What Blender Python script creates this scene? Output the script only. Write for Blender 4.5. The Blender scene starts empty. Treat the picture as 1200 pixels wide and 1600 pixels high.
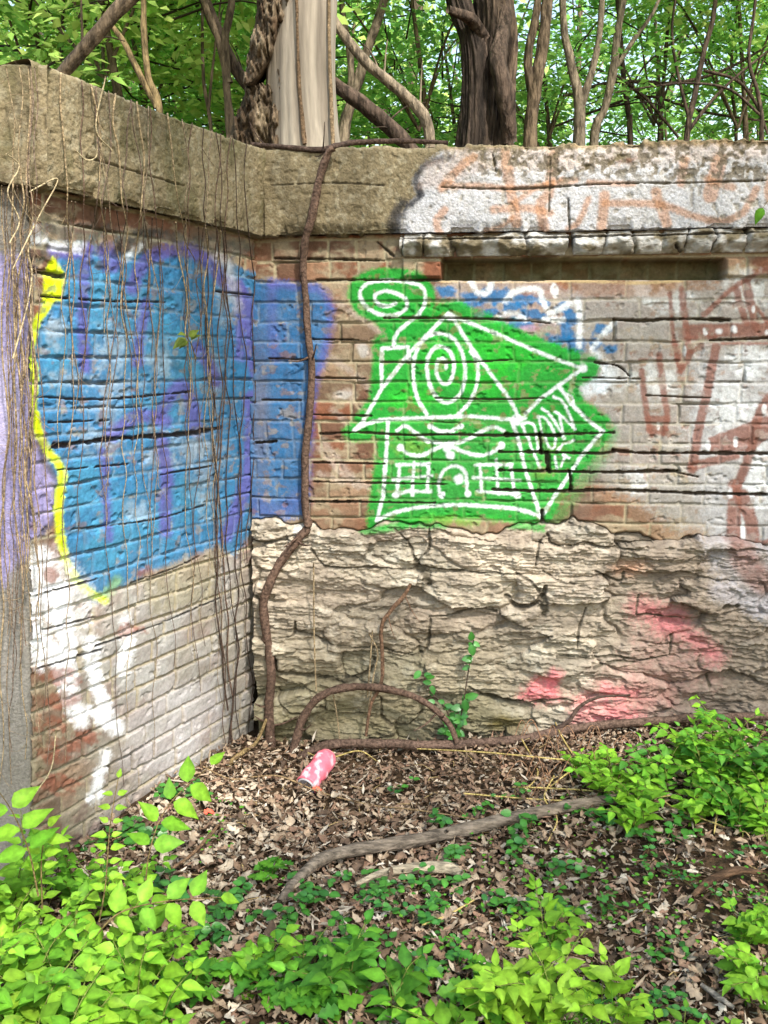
import bpy, math, random
import numpy as np
from mathutils import Vector, Matrix

R = math.radians
scene = bpy.context.scene
C = scene.collection

# ------------------------------------------------------------------ camera
F = 1386.0                       # focal length in photo pixels (1200x1600)
PITCH = math.atan(230.0 / F)
EYE = 1.55
cam_d = bpy.data.cameras.new('camera'); cam = bpy.data.objects.new('camera', cam_d); C.objects.link(cam)
cam_d.sensor_fit = 'VERTICAL'; cam_d.sensor_height = 32.0; cam_d.lens = F / 1600 * 32.0
cam_d.clip_start = 0.05; cam_d.clip_end = 400
cam.location = (0, 0, EYE); cam.rotation_euler = (R(90) - PITCH, 0, 0)
scene.camera = cam

# ------------------------------------------------------------------ light
SUN_EL, SUN_AZ = 50.0, 28.0      # azimuth: degrees to the right of "straight behind the camera"
sx, sy = math.sin(R(SUN_AZ)), -math.cos(R(SUN_AZ))
sv = Vector((sx * math.cos(R(SUN_EL)), sy * math.cos(R(SUN_EL)), math.sin(R(SUN_EL))))
sun_d = bpy.data.lights.new('sun', 'SUN'); sun = bpy.data.objects.new('sun', sun_d); C.objects.link(sun)
sun_d.energy = 3.4; sun_d.angle = R(3.5); sun_d.color = (1.0, 0.95, 0.86)
sun.rotation_euler = sv.to_track_quat('Z', 'Y').to_euler()
sun.location = (3, -4, 8)
w = bpy.data.worlds.new('World'); scene.world = w; w.use_nodes = True
nt = w.node_tree; bg = nt.nodes['Background']
sky = nt.nodes.new('ShaderNodeTexSky'); sky.sky_type = 'NISHITA'; sky.sun_disc = False
sky.sun_elevation = R(SUN_EL); sky.sun_rotation = math.atan2(sx, sy)
sky.dust_density = 2.0; sky.air_density = 1.8; sky.ozone_density = 0.4
nt.links.new(sky.outputs['Color'], bg.inputs['Color']); bg.inputs['Strength'].default_value = 0.14
scene.view_settings.view_transform = 'Standard'; scene.view_settings.look = 'None'
scene.view_settings.exposure = 1.32; scene.view_settings.gamma = 1.0

# ------------------------------------------------------------------ helpers
cp, sp = math.cos(PITCH), math.sin(PITCH)
def ray(px, py):
    x, y = (px - 600) / F, (800 - py) / F
    return np.array([x, cp + y * sp, -sp + y * cp])
def proj(P):
    X, Y, Z = P[..., 0], P[..., 1], P[..., 2] - EYE
    d = Y * cp - Z * sp; u = Y * sp + Z * cp
    return 600 + F * X / d, 800 - F * u / d
def at(px, py, Y):
    r = ray(px, py); t = Y / r[1]
    return np.array([r[0] * t, Y, EYE + r[2] * t])
def sst(a, b, x):
    t = np.clip((x - a) / (b - a + 1e-12), 0, 1); return t * t * (3 - 2 * t)
def hsh(ix, iy, seed=0):
    ix = np.asarray(ix).astype(np.int64); iy = np.asarray(iy).astype(np.int64)
    h = (ix * 374761393 + iy * 668265263 + seed * 974634777) & 0xffffffff
    h = ((h ^ (h >> 13)) * 1274126177) & 0xffffffff
    h = ((h ^ (h >> 16)) * 1103515245) & 0xffffffff
    return ((h ^ (h >> 15)) & 0xffffff) / float(0xffffff)
def vn(x, y, seed=0):
    ix, iy = np.floor(x), np.floor(y); fx, fy = x - ix, y - iy
    fx = fx * fx * (3 - 2 * fx); fy = fy * fy * (3 - 2 * fy)
    a = hsh(ix, iy, seed); b = hsh(ix + 1, iy, seed); c = hsh(ix, iy + 1, seed); d = hsh(ix + 1, iy + 1, seed)
    return (a * (1 - fx) + b * fx) * (1 - fy) + (c * (1 - fx) + d * fx) * fy
def fbm(x, y, seed=0, o=4, g=0.5):
    s = 0; a = 1; n = 0
    for i in range(o):
        s = s + a * vn(x * 2 ** i + 17.3 * i, y * 2 ** i + 9.1 * i, seed + i); n += a; a *= g
    return s / n                     # 0..1
def lin(c, k=1.0):
    c = np.array(c, float) / 255.0
    return np.where(c <= 0.04045, c / 12.92, ((c + 0.055) / 1.055) ** 2.4) * k

def set_props(o, label=None, cat=None, group=None, kind=None):
    if label: o['label'] = label
    if cat: o['category'] = cat
    if group: o['group'] = group
    if kind: o['kind'] = kind
def empty(name, loc, label, cat, group=None):
    o = bpy.data.objects.new(name, None); C.objects.link(o); o.location = tuple(float(q) for q in loc)
    o.empty_display_size = 0.1
    set_props(o, label, cat, group); return o

def make_mesh(name, V, Q, mat, col=None, smooth=True):
    """V (n,3), Q (m,4) or (m,3) index array"""
    V = np.ascontiguousarray(V, dtype=np.float32).reshape(-1, 3); Q = np.ascontiguousarray(Q, dtype=np.int32)
    k = Q.shape[1]; me = bpy.data.meshes.new(name)
    me.vertices.add(len(V)); me.vertices.foreach_set('co', V.ravel())
    me.loops.add(Q.size); me.loops.foreach_set('vertex_index', Q.ravel())
    me.polygons.add(len(Q)); me.polygons.foreach_set('loop_start', np.arange(0, Q.size, k, dtype=np.int32))
    try: me.polygons.foreach_set('loop_total', np.full(len(Q), k, dtype=np.int32))
    except Exception: pass
    if smooth: me.polygons.foreach_set('use_smooth', np.ones(len(Q), dtype=bool))
    if col is not None:
        a = me.attributes.new('Col', 'FLOAT_COLOR', 'POINT')
        c4 = np.ones((len(V), 4), dtype=np.float32); c4[:, :3] = np.clip(col, 0, 1).reshape(-1, 3)
        a.data.foreach_set('color', c4.ravel())
    me.update(calc_edges=True)
    if mat: me.materials.append(mat)
    return me
def add(name, me, parent=None, **kw):
    o = bpy.data.objects.new(name, me); C.objects.link(o)
    if parent: o.parent = parent
    set_props(o, **kw); return o
def part(name, V, Q, mat, parent=None, col=None, smooth=True, **kw):
    V = np.array(V, float)
    if parent is not None: V = V - np.array(parent.location)
    return add(name, make_mesh(name, V, Q, mat, col, smooth), parent, **kw)
def gridq(ny, nx, flip=False, wrap=False):
    i = np.arange(ny * nx).reshape(ny, nx)
    if wrap: i = np.concatenate([i, i[:, :1]], 1)
    q = np.stack([i[:-1, :-1], i[:-1, 1:], i[1:, 1:], i[1:, :-1]], -1).reshape(-1, 4)
    return q[:, ::-1] if flip else q

def catmull(pts, n=8):
    P = np.array(pts, float)
    if len(P) < 3: 
        t = np.linspace(0, 1, n + 1)[:, None]; return P[0] * (1 - t) + P[-1] * t
    E = np.vstack([2 * P[0] - P[1], P, 2 * P[-1] - P[-2]]); out = []
    t = np.linspace(0, 1, n, endpoint=False)[:, None]
    for i in range(1, len(E) - 2):
        a, b, c, d = E[i - 1], E[i], E[i + 1], E[i + 2]
        out.append(0.5 * (2 * b + (c - a) * t + (2 * a - 5 * b + 4 * c - d) * t ** 2 + (3 * b - a - 3 * c + d) * t ** 3))
    out.append(P[-1:]); return np.vstack(out)
class MB:
    """collects quads into one mesh"""
    def __init__(s): s.V = []; s.Q = []; s.Cc = []; s.n = 0
    def put(s, V, Q, col=None):
        V = np.asarray(V, float).reshape(-1, 3); s.V.append(V); s.Q.append(np.asarray(Q) + s.n); s.n += len(V)
        if col is None: col = (0.5, 0.5, 0.5)
        c = np.asarray(col, float)
        s.Cc.append(np.tile(c, (len(V), 1)) if c.ndim == 1 else c.reshape(-1, 3))
    def tube(s, pts, r, sides=8, n=6, col=(.5, .5, .5), rough=0.0, seed=0, smoothpath=True, twist=0, freq=30):
        P = catmull(pts, n) if smoothpath else np.array(pts, float)
        m = len(P); r = np.asarray(r, float)
        rr = np.full(m, float(r)) if r.ndim == 0 else np.interp(np.linspace(0, 1, m), np.linspace(0, 1, len(r)), r)
        T = np.gradient(P, axis=0); T /= np.linalg.norm(T, axis=1)[:, None] + 1e-9
        up = np.array([0.31, 0.17, 0.93]) if abs(T[0, 2]) < 0.85 else np.array([0.97, 0.2, 0.1])
        N = np.cross(T, up); N /= np.linalg.norm(N, axis=1)[:, None] + 1e-9; B = np.cross(T, N)
        L = np.concatenate([[0], np.cumsum(np.linalg.norm(np.diff(P, axis=0), axis=1))])
        a = np.linspace(0, 2 * math.pi, sides, endpoint=False)
        A = a[None, :] + twist * L[:, None]
        rad = np.tile(rr[:, None], (1, sides))
        if rough > 0:
            rad = rad * (1 + rough * 2 * (fbm(L[:, None] * freq + 0 * A, (np.cos(a) * 1.7 + 5)[None, :] + (np.sin(a) * 1.7)[None, :] * 3 + 0 * A, seed, 3) - 0.5))
        V = P[:, None, :] + rad[..., None] * (np.cos(A)[..., None] * N[:, None, :] + np.sin(A)[..., None] * B[:, None, :])
        V = V.reshape(-1, 3); nb = len(V)
        V = np.vstack([V, P[0] , P[-1]])
        Q = gridq(m, sides, wrap=True)
        i0 = np.arange(sides); c0 = np.stack([i0, (i0 + 1) % sides, np.full(sides, nb), np.full(sides, nb)], -1)
        c1 = np.stack([(i0 + 1) % sides + (m - 1) * sides, i0 + (m - 1) * sides, np.full(sides, nb + 1), np.full(sides, nb + 1)], -1)
        cv = .62 + .76 * fbm(L[:, None] * freq * 1.3 + 0 * A, np.cos(a)[None, :] * 2 + 5 + np.sin(a)[None, :] * 1.5 + 0 * A, seed + 3, 3)
        cc = np.vstack([(np.array(col) * cv[..., None]).reshape(-1, 3), [col], [col]])
        s.put(V, Q, cc)
        # caps as degenerate-free: fan with tiny centre quads
        s.Q.append(np.stack([i0[0:sides - 1:2], (i0[0:sides - 1:2] + 1), (i0[0:sides - 1:2] + 2) % sides, np.full(len(i0[0:sides - 1:2]), nb)], -1) + s.n - len(V))
        j = i0[0:sides - 1:2] + (m - 1) * sides; j1 = (i0[0:sides - 1:2] + 1) + (m - 1) * sides; j2 = (i0[0:sides - 1:2] + 2) % sides + (m - 1) * sides
        s.Q.append(np.stack([j2, j1, j, np.full(len(j), nb + 1)], -1) + s.n - len(V))
        return P
    def build(s, name, mat, parent=None, smooth=True, **kw):
        return part(name, np.vstack(s.V), np.vstack(s.Q), mat, parent, np.vstack(s.Cc), smooth, **kw)
    def mesh(s, name, mat, smooth=True):
        return make_mesh(name, np.vstack(s.V), np.vstack(s.Q), mat, np.vstack(s.Cc), smooth)

# ------------------------------------------------------------------ materials
def mat_base(name):
    m = bpy.data.materials.new(name); m.use_nodes = True
    return m, m.node_tree, m.node_tree.nodes['Principled BSDF']
def mat_attr(name, rough=0.9, scale=60, amt=0.35, bump=0.3, bdist=0.004, bscale=None, stretch=(1, 1, 1), spec=0.2, tint=None, con=.2):
    m, t, b = mat_base(name); N = t.nodes; L = t.links
    at_ = N.new('ShaderNodeAttribute'); at_.attribute_name = 'Col'
    tc = N.new('ShaderNodeTexCoord'); mp = N.new('ShaderNodeMapping'); mp.inputs['Scale'].default_value = stretch
    L.new(tc.outputs['Object'], mp.inputs['Vector'])
    no = N.new('ShaderNodeTexNoise'); no.inputs['Scale'].default_value = scale; no.inputs['Detail'].default_value = 6; no.inputs['Roughness'].default_value = 0.65
    L.new(mp.outputs[0], no.inputs['Vector'])
    mr = N.new('ShaderNodeMapRange'); mr.inputs['From Min'].default_value = 0.5 - con; mr.inputs['From Max'].default_value = 0.5 + con
    mr.inputs['To Min'].default_value = 1 - amt; mr.inputs['To Max'].default_value = 1 + amt
    L.new(no.outputs['Fac'], mr.inputs['Value'])
    mx = N.new('ShaderNodeVectorMath'); mx.operation = 'SCALE'
    L.new(at_.outputs['Color'], mx.inputs[0]); L.new(mr.outputs[0], mx.inputs['Scale'])
    L.new(mx.outputs[0], b.inputs['Base Color'])
    b.inputs['Roughness'].default_value = rough; b.inputs['Specular IOR Level'].default_value = spec
    if bump > 0:
        n2 = N.new('ShaderNodeTexNoise'); n2.inputs['Scale'].default_value = bscale or scale * 1.6; n2.inputs['Detail'].default_value = 5
        L.new(mp.outputs[0], n2.inputs['Vector'])
        bp = N.new('ShaderNodeBump'); bp.inputs['Strength'].default_value = bump; bp.inputs['Distance'].default_value = bdist
        L.new(n2.outputs['Fac'], bp.inputs['Height']); L.new(bp.outputs[0], b.inputs['Normal'])
    return m
def mat_leaf(name, trans=0.35, rough=0.45, spec=0.35, amt=0.18, scale=9):
    m, t, b = mat_base(name); N = t.nodes; L = t.links
    at_ = N.new('ShaderNodeAttribute'); at_.attribute_name = 'Col'
    tc = N.new('ShaderNodeTexCoord'); no = N.new('ShaderNodeTexNoise'); no.inputs['Scale'].default_value = scale; no.inputs['Detail'].default_value = 3
    L.new(tc.outputs['Object'], no.inputs['Vector'])
    mr = N.new('ShaderNodeMapRange'); mr.inputs['From Min'].default_value = 0.3; mr.inputs['From Max'].default_value = 0.7
    mr.inputs['To Min'].default_value = 1 - amt; mr.inputs['To Max'].default_value = 1 + amt
    L.new(no.outputs['Fac'], mr.inputs['Value'])
    mx = N.new('ShaderNodeVectorMath'); mx.operation = 'SCALE'
    L.new(at_.outputs['Color'], mx.inputs[0]); L.new(mr.outputs[0], mx.inputs['Scale'])
    L.new(mx.outputs[0], b.inputs['Base Color']); b.inputs['Roughness'].default_value = rough
    b.inputs['Specular IOR Level'].default_value = spec
    tr = N.new('ShaderNodeBsdfTranslucent'); L.new(mx.outputs[0], tr.inputs['Color'])
    ms = N.new('ShaderNodeMixShader'); ms.inputs[0].default_value = trans
    out = [n for n in N if n.type == 'OUTPUT_MATERIAL'][0]
    L.new(b.outputs[0], ms.inputs[1]); L.new(tr.outputs[0], ms.inputs[2]); L.new(ms.outputs[0], out.inputs['Surface'])
    return m
M_brick = mat_attr('painted_brick', 0.9, 90, 0.20, 0.5, 0.003, 160)
M_stone = mat_attr('limestone', 0.92, 45, 0.25, 0.7, 0.006, 70, stretch=(1, 1, 2.2))
M_conc = mat_attr('old_concrete', 0.9, 110, 0.28, 0.8, 0.005, 140)
M_bark = mat_attr('bark', 0.9, 42, 0.6, 1.0, 0.02, 55, stretch=(1, 1, 0.25), con=.12)
M_deadwood = mat_attr('dead_wood', 0.8, 30, 0.22, 0.8, 0.008, 40, stretch=(1, 1, 0.10), con=.14)
M_vine = mat_attr('vine_bark', 0.9, 90, 0.5, 1.0, 0.006, 120, con=.13, spec=.1)
M_leaf = mat_leaf('fresh_leaf', 0.38, 0.5, 0.25, 0.25, 55)
M_creep = mat_leaf('evergreen_leaf', 0.15, 0.35, 0.5)
M_canopy = mat_leaf('canopy_leaf', 0.5, 0.5, 0.25, 0.3, 1.5)
M_litter = mat_attr('dry_leaf', 0.75, 60, 0.35, 0.5, 0.002, 120, spec=0.3)
M_bark2 = mat_attr('weathered_bark', 0.9, 75, 0.55, 1.0, 0.010, 90, stretch=(.22, 1, 1), con=.13)
M_silver = mat_attr('bare_metal', 0.35, 40, 0.1, 0.1, 0.001, 80, spec=0.6)
M_soil = mat_attr('soil', 0.95, 35, 0.5, 1.0, 0.02, 50)
M_canmetal = mat_attr('can_paint', 0.42, 30, 0.12, 0.25, 0.002, 60, spec=0.5)

# ------------------------------------------------------------------ wall frames
YC = 3.505
eB = np.array([0.9929, -0.1191, 0]); nB = np.array([-0.1191, -0.9929, 0])
dL = np.array([0.4458, 0.8951, 0]); nL = np.array([0.8951, -0.4458, 0])
LEAN = 0.1225 / 2.02
def cornerX(z): return -0.611 + (z + 0.06) * LEAN
A0 = np.array([-0.50, YC, 0])
def PB(u, z, o):                     # back wall: u metres right of the corner
    u, z, o = np.broadcast_arrays(u, z, o)
    P = A0 + u[..., None] * eB + o[..., None] * nB; P = P.copy(); P[..., 2] = z; return P
def PL(s, z, o):                     # side wall: s metres from the corner towards the camera
    s, z, o = np.broadcast_arrays(s, z, o)
    P = np.zeros(s.shape + (3,)); P[..., 0] = cornerX(z); P[..., 1] = YC; P[..., 2] = z
    return P - s[..., None] * dL + o[..., None] * nL
def hitB(px, py, o=0.0):
    r = ray(px, py); t = ((A0 + o * nB) @ nB - np.array([0, 0, EYE]) @ nB) / (r @ nB); return np.array([0, 0, EYE]) + r * t
def hitL(px, py, o=0.0):
    r = ray(px, py); n = nL.copy(); n[2] = -LEAN * nL[0]
    p0 = PL(np.array(0.), np.array(0.), np.array(o)); q = np.array([0, 0, EYE])
    t = ((p0 - q) @ n) / (r @ n); return q + r * t
h = hitL(46, 340); S_END = float(np.linalg.norm((h - PL(np.array(0.), np.array(h[2]), np.array(0.)))[:2]))
ZT, ZB = 2.331, 2.024                # cap top / underside
pE = np.array([-0.9945, -0.1045, 0]); nP = np.array([0.1045, -0.9945, 0])   # pier face turning left
def PP(u, z, o):
    u, z, o = np.broadcast_arrays(u, z, o)
    base = PL(np.full(u.shape, S_END), z, np.zeros(u.shape))
    return base + u[..., None] * pE + o[..., None] * nP

# ground ---------------------------------------------------------------------
def gz(X, Y):
    X = np.asarray(X, float); Y = np.asarray(Y, float)
    b = 0.0 + 0.20 * sst(-0.3, 1.6, X) * sst(1.9, 3.3, Y)
    b = b + 0.05 * (fbm(X * 1.3 + 40, Y * 1.3 + 40, 5, 3) - 0.5) + 0.03 * (fbm(X * 6 + 40, Y * 6 + 40, 9, 2) - 0.5)
    b = b - 0.04 * sst(-0.2, -0.9, X) * sst(3.3, 2.0, Y)
    return b
def G(px, py):
    r = ray(px, py); z = 0.0
    for _ in range(12):
        t = (z - EYE) / r[2]; z = float(gz(r[0] * t, r[1] * t))
    return np.array([r[0] * t, r[1] * t, z])

# ------------------------------------------------------------------ painter
class Painter:
    def __init__(s, px, py, col, cov):
        s.px, s.py, s.col, s.cov = px.ravel(), py.ravel(), col.reshape(-1, 3), cov.ravel()
        s.wob = (fbm(s.px / 9.0, s.py / 9.0, 77, 3) - 0.5)
        s.wob2 = (fbm(s.px / 2.2, s.py / 2.2, 78, 2) - 0.5)
    def _seg(s, pts, pad):
        P = np.array(pts, float); x0, y0 = P.min(0) - pad; x1, y1 = P.max(0) + pad
        return np.nonzero((s.px > x0) & (s.px < x1) & (s.py > y0) & (s.py < y1))[0]
    def dist(s, idx, P):
        x, y = s.px[idx], s.py[idx]; d = np.full(len(idx), 1e9)
        for i in range(len(P) - 1):
            a, b = P[i], P[i + 1]; ab = b - a; L = ab @ ab + 1e-9
            t = np.clip(((x - a[0]) * ab[0] + (y - a[1]) * ab[1]) / L, 0, 1)
            d = np.minimum(d, np.hypot(x - a[0] - t * ab[0], y - a[1] - t * ab[1]))
        return d
    def put(s, idx, al, c):
        al = (al * s.cov[idx])[:, None]; s.col[idx] = s.col[idx] * (1 - al) + np.array(c) * al
    def stroke(s, pts, w, c, soft=2.0, a=1.0, smooth=True, wob=1.5):
        P = catmull(pts, 6) if (smooth and len(pts) > 2) else np.array(pts, float)
        idx = s._seg(P, w + soft + 6)
        if not len(idx): return
        d = s.dist(idx, P) + wob * s.wob[idx] * 2 + s.wob2[idx] * soft
        s.put(idx, a * (1 - sst(w / 2 - soft / 2, w / 2 + soft, d)), c)
    def inside(s, idx, P):
        x, y = s.px[idx], s.py[idx]; c = np.zeros(len(idx), bool); n = len(P)
        for i in range(n):
            x0, y0 = P[i]; x1, y1 = P[(i + 1) % n]
            if y0 == y1: continue
            k = ((y0 > y) != (y1 > y)) & (x < (x1 - x0) * (y - y0) / (y1 - y0) + x0); c ^= k
        return c
    def fill(s, pts, c, soft=4.0, a=1.0, wob=2.0, grain=0.0):
        P = np.array(pts, float); idx = s._seg(P, soft + 8)
        if not len(idx): return
        d = s.dist(idx, np.vstack([P, P[:1]])); d = np.where(s.inside(idx, P), -d, d) + wob * 2 * s.wob[idx] + s.wob2[idx] * soft
        al = a * (1 - sst(-soft / 2, soft, d))
        if grain > 0: al = al * np.clip(1 - grain * (s.wob[idx] + s.wob2[idx] + 0.5) , 0, 1)
        s.put(idx, al, c)
    def blob(s, x, y, rx, ry, c, a=1.0, soft=0.35, wob=0.4):
        idx = s._seg([(x - rx * 1.6, y - ry * 1.6), (x + rx * 1.6, y + ry * 1.6)], 2)
        if not len(idx): return
        d = np.hypot((s.px[idx] - x) / rx, (s.py[idx] - y) / ry) + wob * s.wob[idx] * 2
        s.put(idx, a * (1 - sst(1 - soft, 1 + soft, d)), c)
K = 0.72
WHITE = lin((232, 236, 240), 0.85); GREEN = lin((40, 164, 58), K); BLUE = lin((34, 116, 176), K)
PURP = lin((110, 90, 178), K); YEL = lin((222, 240, 20), 0.85); BRN = lin((140, 92, 78), K); TAN = lin((214, 168, 132), K)
BLK = lin((46, 46, 52), K); LAV = lin((176, 166, 222), K); PINK = lin((248, 128, 140), 0.8); GREY = lin((168, 164, 162), K)

def z4(l): return [(500 + x / 2.4, 380 + y / 2.4) for x, y in l]
def z5(l): return [(850 + x / 3.2, 380 + y / 3.2) for x, y in l]
def z6(l): return [(780 + x / 6.0, 580 + y / 6.0) for x, y in l]
def z2(l): return [(600 + x / 2.0, y / 2.0) for x, y in l]
def z3(l): return [(x / 2.4, 350 + y / 2.4) for x, y in l]
def z7(l): return [(350 + x / 2.4, 780 + y / 2.4) for x, y in l]
def z8(l): return [(750 + x / 2.667, 800 + y / 2.667) for x, y in l]
def z9(l): return [(x / 2.4, 850 + y / 2.4) for x, y in l]

# ------------------------------------------------------------------ brick field
def brick_field(u, z, seed, z_ref, ch=0.0757, deep=()):
    """height (m) and colour for a brick face; rows counted down from z_ref"""
    wu = u + 0.010 * (fbm(u * 9, z * 9, seed + 1, 3) - 0.5); wz = z + 0.012 * (fbm(u * 5, z * 7, seed + 2, 3) - 0.5)
    v = (z_ref - wz) / ch; row = np.floor(v); fv = v - row
    hr = hsh(row, row * 0 + 3, seed); head = (hr > 0.66)
    Lb = np.where(head, 0.108, 0.205)
    uu = (wu + hsh(row, row * 0 + 5, seed) * 0.205 + 10) / Lb; colm = np.floor(uu); fu = uu - colm
    du = np.minimum(fu, 1 - fu) * Lb; dv = np.minimum(fv, 1 - fv) * ch
    r1, r2, r3 = hsh(colm, row, seed + 7), hsh(colm, row, seed + 8), hsh(colm, row, seed + 9)
    dj = np.minimum(du, dv) + 0.004 * (fbm(u * 60, z * 60, seed + 3, 2) - 0.5)
    face = sst(0.002, 0.0085, dj)
    # joint depth varies along the wall: mostly pointed nearly flush, some washed out
    jd = 0.0025 + 0.013 * sst(0.60, 0.76, fbm(u * 4 + row * 3.7, z * 2, seed + 4, 3)) + 0.003 * fbm(u * 30, z * 30, seed + 5, 2)
    h = -jd * (1 - face) + (r1 - 0.5) * 0.007 * face + (r2 - 0.5) * 0.04 * (fv - 0.5) * ch * face
    h = h + 0.005 * (fbm(u * 45, z * 45, seed + 6, 4) - 0.5) + 0.006 * (fbm(u * 12, z * 12, seed + 61, 3) - 0.5)
    chip = sst(0.66, 0.74, fbm(u * 22 + r3 * 9, z * 30, seed + 10, 3)); h = h - 0.006 * chip * face
    red = lin((150, 98, 74), K); dark = lin((116, 88, 72), K); pale = lin((166, 128, 102), K)
    cb = red * (1 - r2[..., None]) + dark * r2[..., None]
    cb = np.where((r3 > 0.8)[..., None], pale, cb)
    cb = cb * (0.8 + 0.4 * fbm(u * 50, z * 50, seed + 11, 3))[..., None]
    mort = lin((186, 172, 142), K) * (0.6 + 0.6 * fbm(u * 40, z * 40, seed + 12, 3))[..., None]
    dirt = sst(0.010, 0.02, jd)[..., None]; mort = mort * (1 - dirt) + lin((92, 82, 68), K) * dirt
    f3 = face[..., None]; col = cb * f3 + mort * (1 - f3)
    # smeared mortar & lime wash stains on the faces
    sm = (sst(0.46, 0.66, fbm(u * 16, z * 24, seed + 13, 4)) * 0.7)[..., None]
    col = col * (1 - sm) + lin((178, 165, 138), K) * sm
    return h, col, face, dirt[..., 0] * (1 - face)

def carve(px, py, h, dark, lines, w=4.0, depth=0.03, seed=1, smooth=True):
    wob = (fbm(px / 7.0, py / 7.0, seed, 3) - 0.5)
    wl = fbm(px / 18.0, py / 18.0, seed + 5, 2)
    for ln in lines:
        ww, dd = w, depth
        if isinstance(ln, tuple): ln, ww, dd = ln
        P = catmull(ln, 5) if (smooth and len(ln) > 2) else np.array(ln, float)
        pad = ww + 8; m = (px > P[:, 0].min() - pad) & (px < P[:, 0].max() + pad) & (py > P[:, 1].min() - pad) & (py < P[:, 1].max() + pad)
        if not m.any(): continue
        x, y = px[m], py[m]; d = np.full(x.shape, 1e9)
        for i in range(len(P) - 1):
            a, b = P[i], P[i + 1]; ab = b - a; t = np.clip(((x - a[0]) * ab[0] + (y - a[1]) * ab[1]) / (ab @ ab + 1e-9), 0, 1)
            d = np.minimum(d, np.hypot(x - a[0] - t * ab[0], y - a[1] - t * ab[1]))
        d = d + wob[m] * ww * 0.9; wv = ww * (0.45 + 1.1 * wl[m])
        k = 1 - sst(wv * 0.35, wv * 0.75, d)
        h[m] = h[m] - dd * k; dark[m] = np.maximum(dark[m], k)

# ================================================================== BACK WALL
U1 = 3.0
back = empty('brick_wall', (A0[0] + 0.9, YC - 0.15, 0.0), 'long back wall of brick above rubble stone with the green house graffiti under a concrete cap', 'wall')
zslot = hitB(760, 437)[2]; zmid = hitB(640, 818)[2]
st = 0.0034
# --- brickwork
u = np.arange(-0.03, U1, st); z = np.arange(zmid - 0.10, ZB + 0.01, st)
U, Z = np.meshgrid(u, z); P0 = PB(U, Z, np.zeros_like(U)); PX, PY = proj(P0)
H, COL, FACE, DIRT = brick_field(U, Z, 11, zslot)
DK = np.zeros_like(H)
cr = [
 ([(960, 499), (1000, 501), (1060, 498), (1140, 500)], 5, .03), ([(500, 678), (560, 676), (640, 680), (700, 679), (790, 681), (870, 679), (960, 676)], 4, .02),
 ([(790, 680), (830, 680), (876, 681)], 7, .035), ([(1110, 532), (1200, 528)], 4, .02), ([(958, 703), (1000, 708), (1080, 708), (1200, 709)], 5.5, .03),
 ([(780, 706), (860, 707), (935, 709), (960, 706)], 4.5, .025), ([(780, 735), (870, 737), (960, 738), (1060, 736)], 5, .03), ([(770, 765), (860, 768), (960, 766), (1090, 771), (1200, 773)], 5, .03),
 ([(844, 679), (846, 708)], 6, .035), ([(855, 708), (858, 737)], 8, .04), ([(891, 738), (893, 765)], 7, .035), ([(847, 798), (848, 820)], 7, .04),
 ([(600, 497), (700, 497), (800, 500), (860, 505)], 3.5, .016), ([(520, 783), (600, 785), (680, 786)], 3.5, .018), ([(480, 784), (545, 784)], 4.5, .03),
 ([(930, 566), (965, 572), (985, 588)], 4, .025), ([(1040, 735), (1090, 745)], 3, .02), ([(1010, 618), (1110, 622)], 3, .016), ([(910, 590), (1000, 592)], 3, .014),
 ([(495, 437), (590, 437), (700, 437), (850, 438)], 4, .02), ([(480, 530), (560, 531)], 3, .02), ([(485, 590), (570, 592)], 3, .02), ([(490, 648), (580, 650)], 3, .02),
 ([(490, 723), (600, 725)], 3.5, .02), ([(490, 753), (600, 755), (700, 757)], 3, .018), ([(430, 690), (400, 692)], 4, .03), ([(595, 566), (720, 566), (800, 562)], 3, .014),
 ([(430, 404), (520, 405), (600, 407)], 4, .02), ([(680, 622), (780, 624), (850, 622)], 3, .014),
 ([(590, 378), (615, 400)], 4, .02), ([(420, 560), (480, 562)], 3, .016), ([(410, 625), (470, 626)], 3, .016)]
cr = [(c_[0], c_[1] * .72, c_[2] * .8) for c_ in cr]; carve(PX, PY, H, DK, cr, seed=21)
# recessed slot under the cap and its end bricks
slot = sst(688, 692, PX) * sst(1134, 1130, PX) * sst(402, 405, PY) * sst(438, 435, PY)
H = H - (0.085 + .02 * fbm(U * 9, Z * 9, 46, 2)) * slot
endb = (sst(628, 631, PX) * sst(691, 688, PX) + sst(1133, 1136, PX) * sst(1500, 1490, PX)) * sst(403, 406, PY) * sst(434, 431, PY)
H = H + 0.014 * endb
bound = 820 + 10 * np.sin(PX / 37.0) + 26 * (fbm(PX / 30.0, PX * 0 + 2, 31, 3) - 0.5) + 24 * sst(930, 1100, PX)
H = H - 0.07 * sst(-2, 8, PY - bound)
# base weathering, then a darker green tint in the slot
g1 = (sst(0.42, 0.62, fbm(U * 3.2, Z * 3.2, 41, 4)) * 0.45)[..., None]; COL = COL * (1 - g1) + lin((158, 140, 116), K) * g1
slot_tint = (slot * (0.55 + 0.3 * fbm(U * 30, Z * 30, 47, 3)))[..., None]; COL = COL * (1 - slot_tint) + lin((78, 84, 50), K) * slot_tint
cover = 1 - 0.15 * (1 - FACE) - 0.45 * DIRT; cover = np.clip(cover, 0.06, 1) * (1 - 0.75 * np.clip(DK, 0, 1)) * (1 - 0.9 * slot)
chips = sst(0.63, 0.72, fbm(U * 28, Z * 34, 43, 4)); cover = cover * (1 - 0.55 * chips)
p = Painter(PX, PY, COL, cover)
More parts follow.
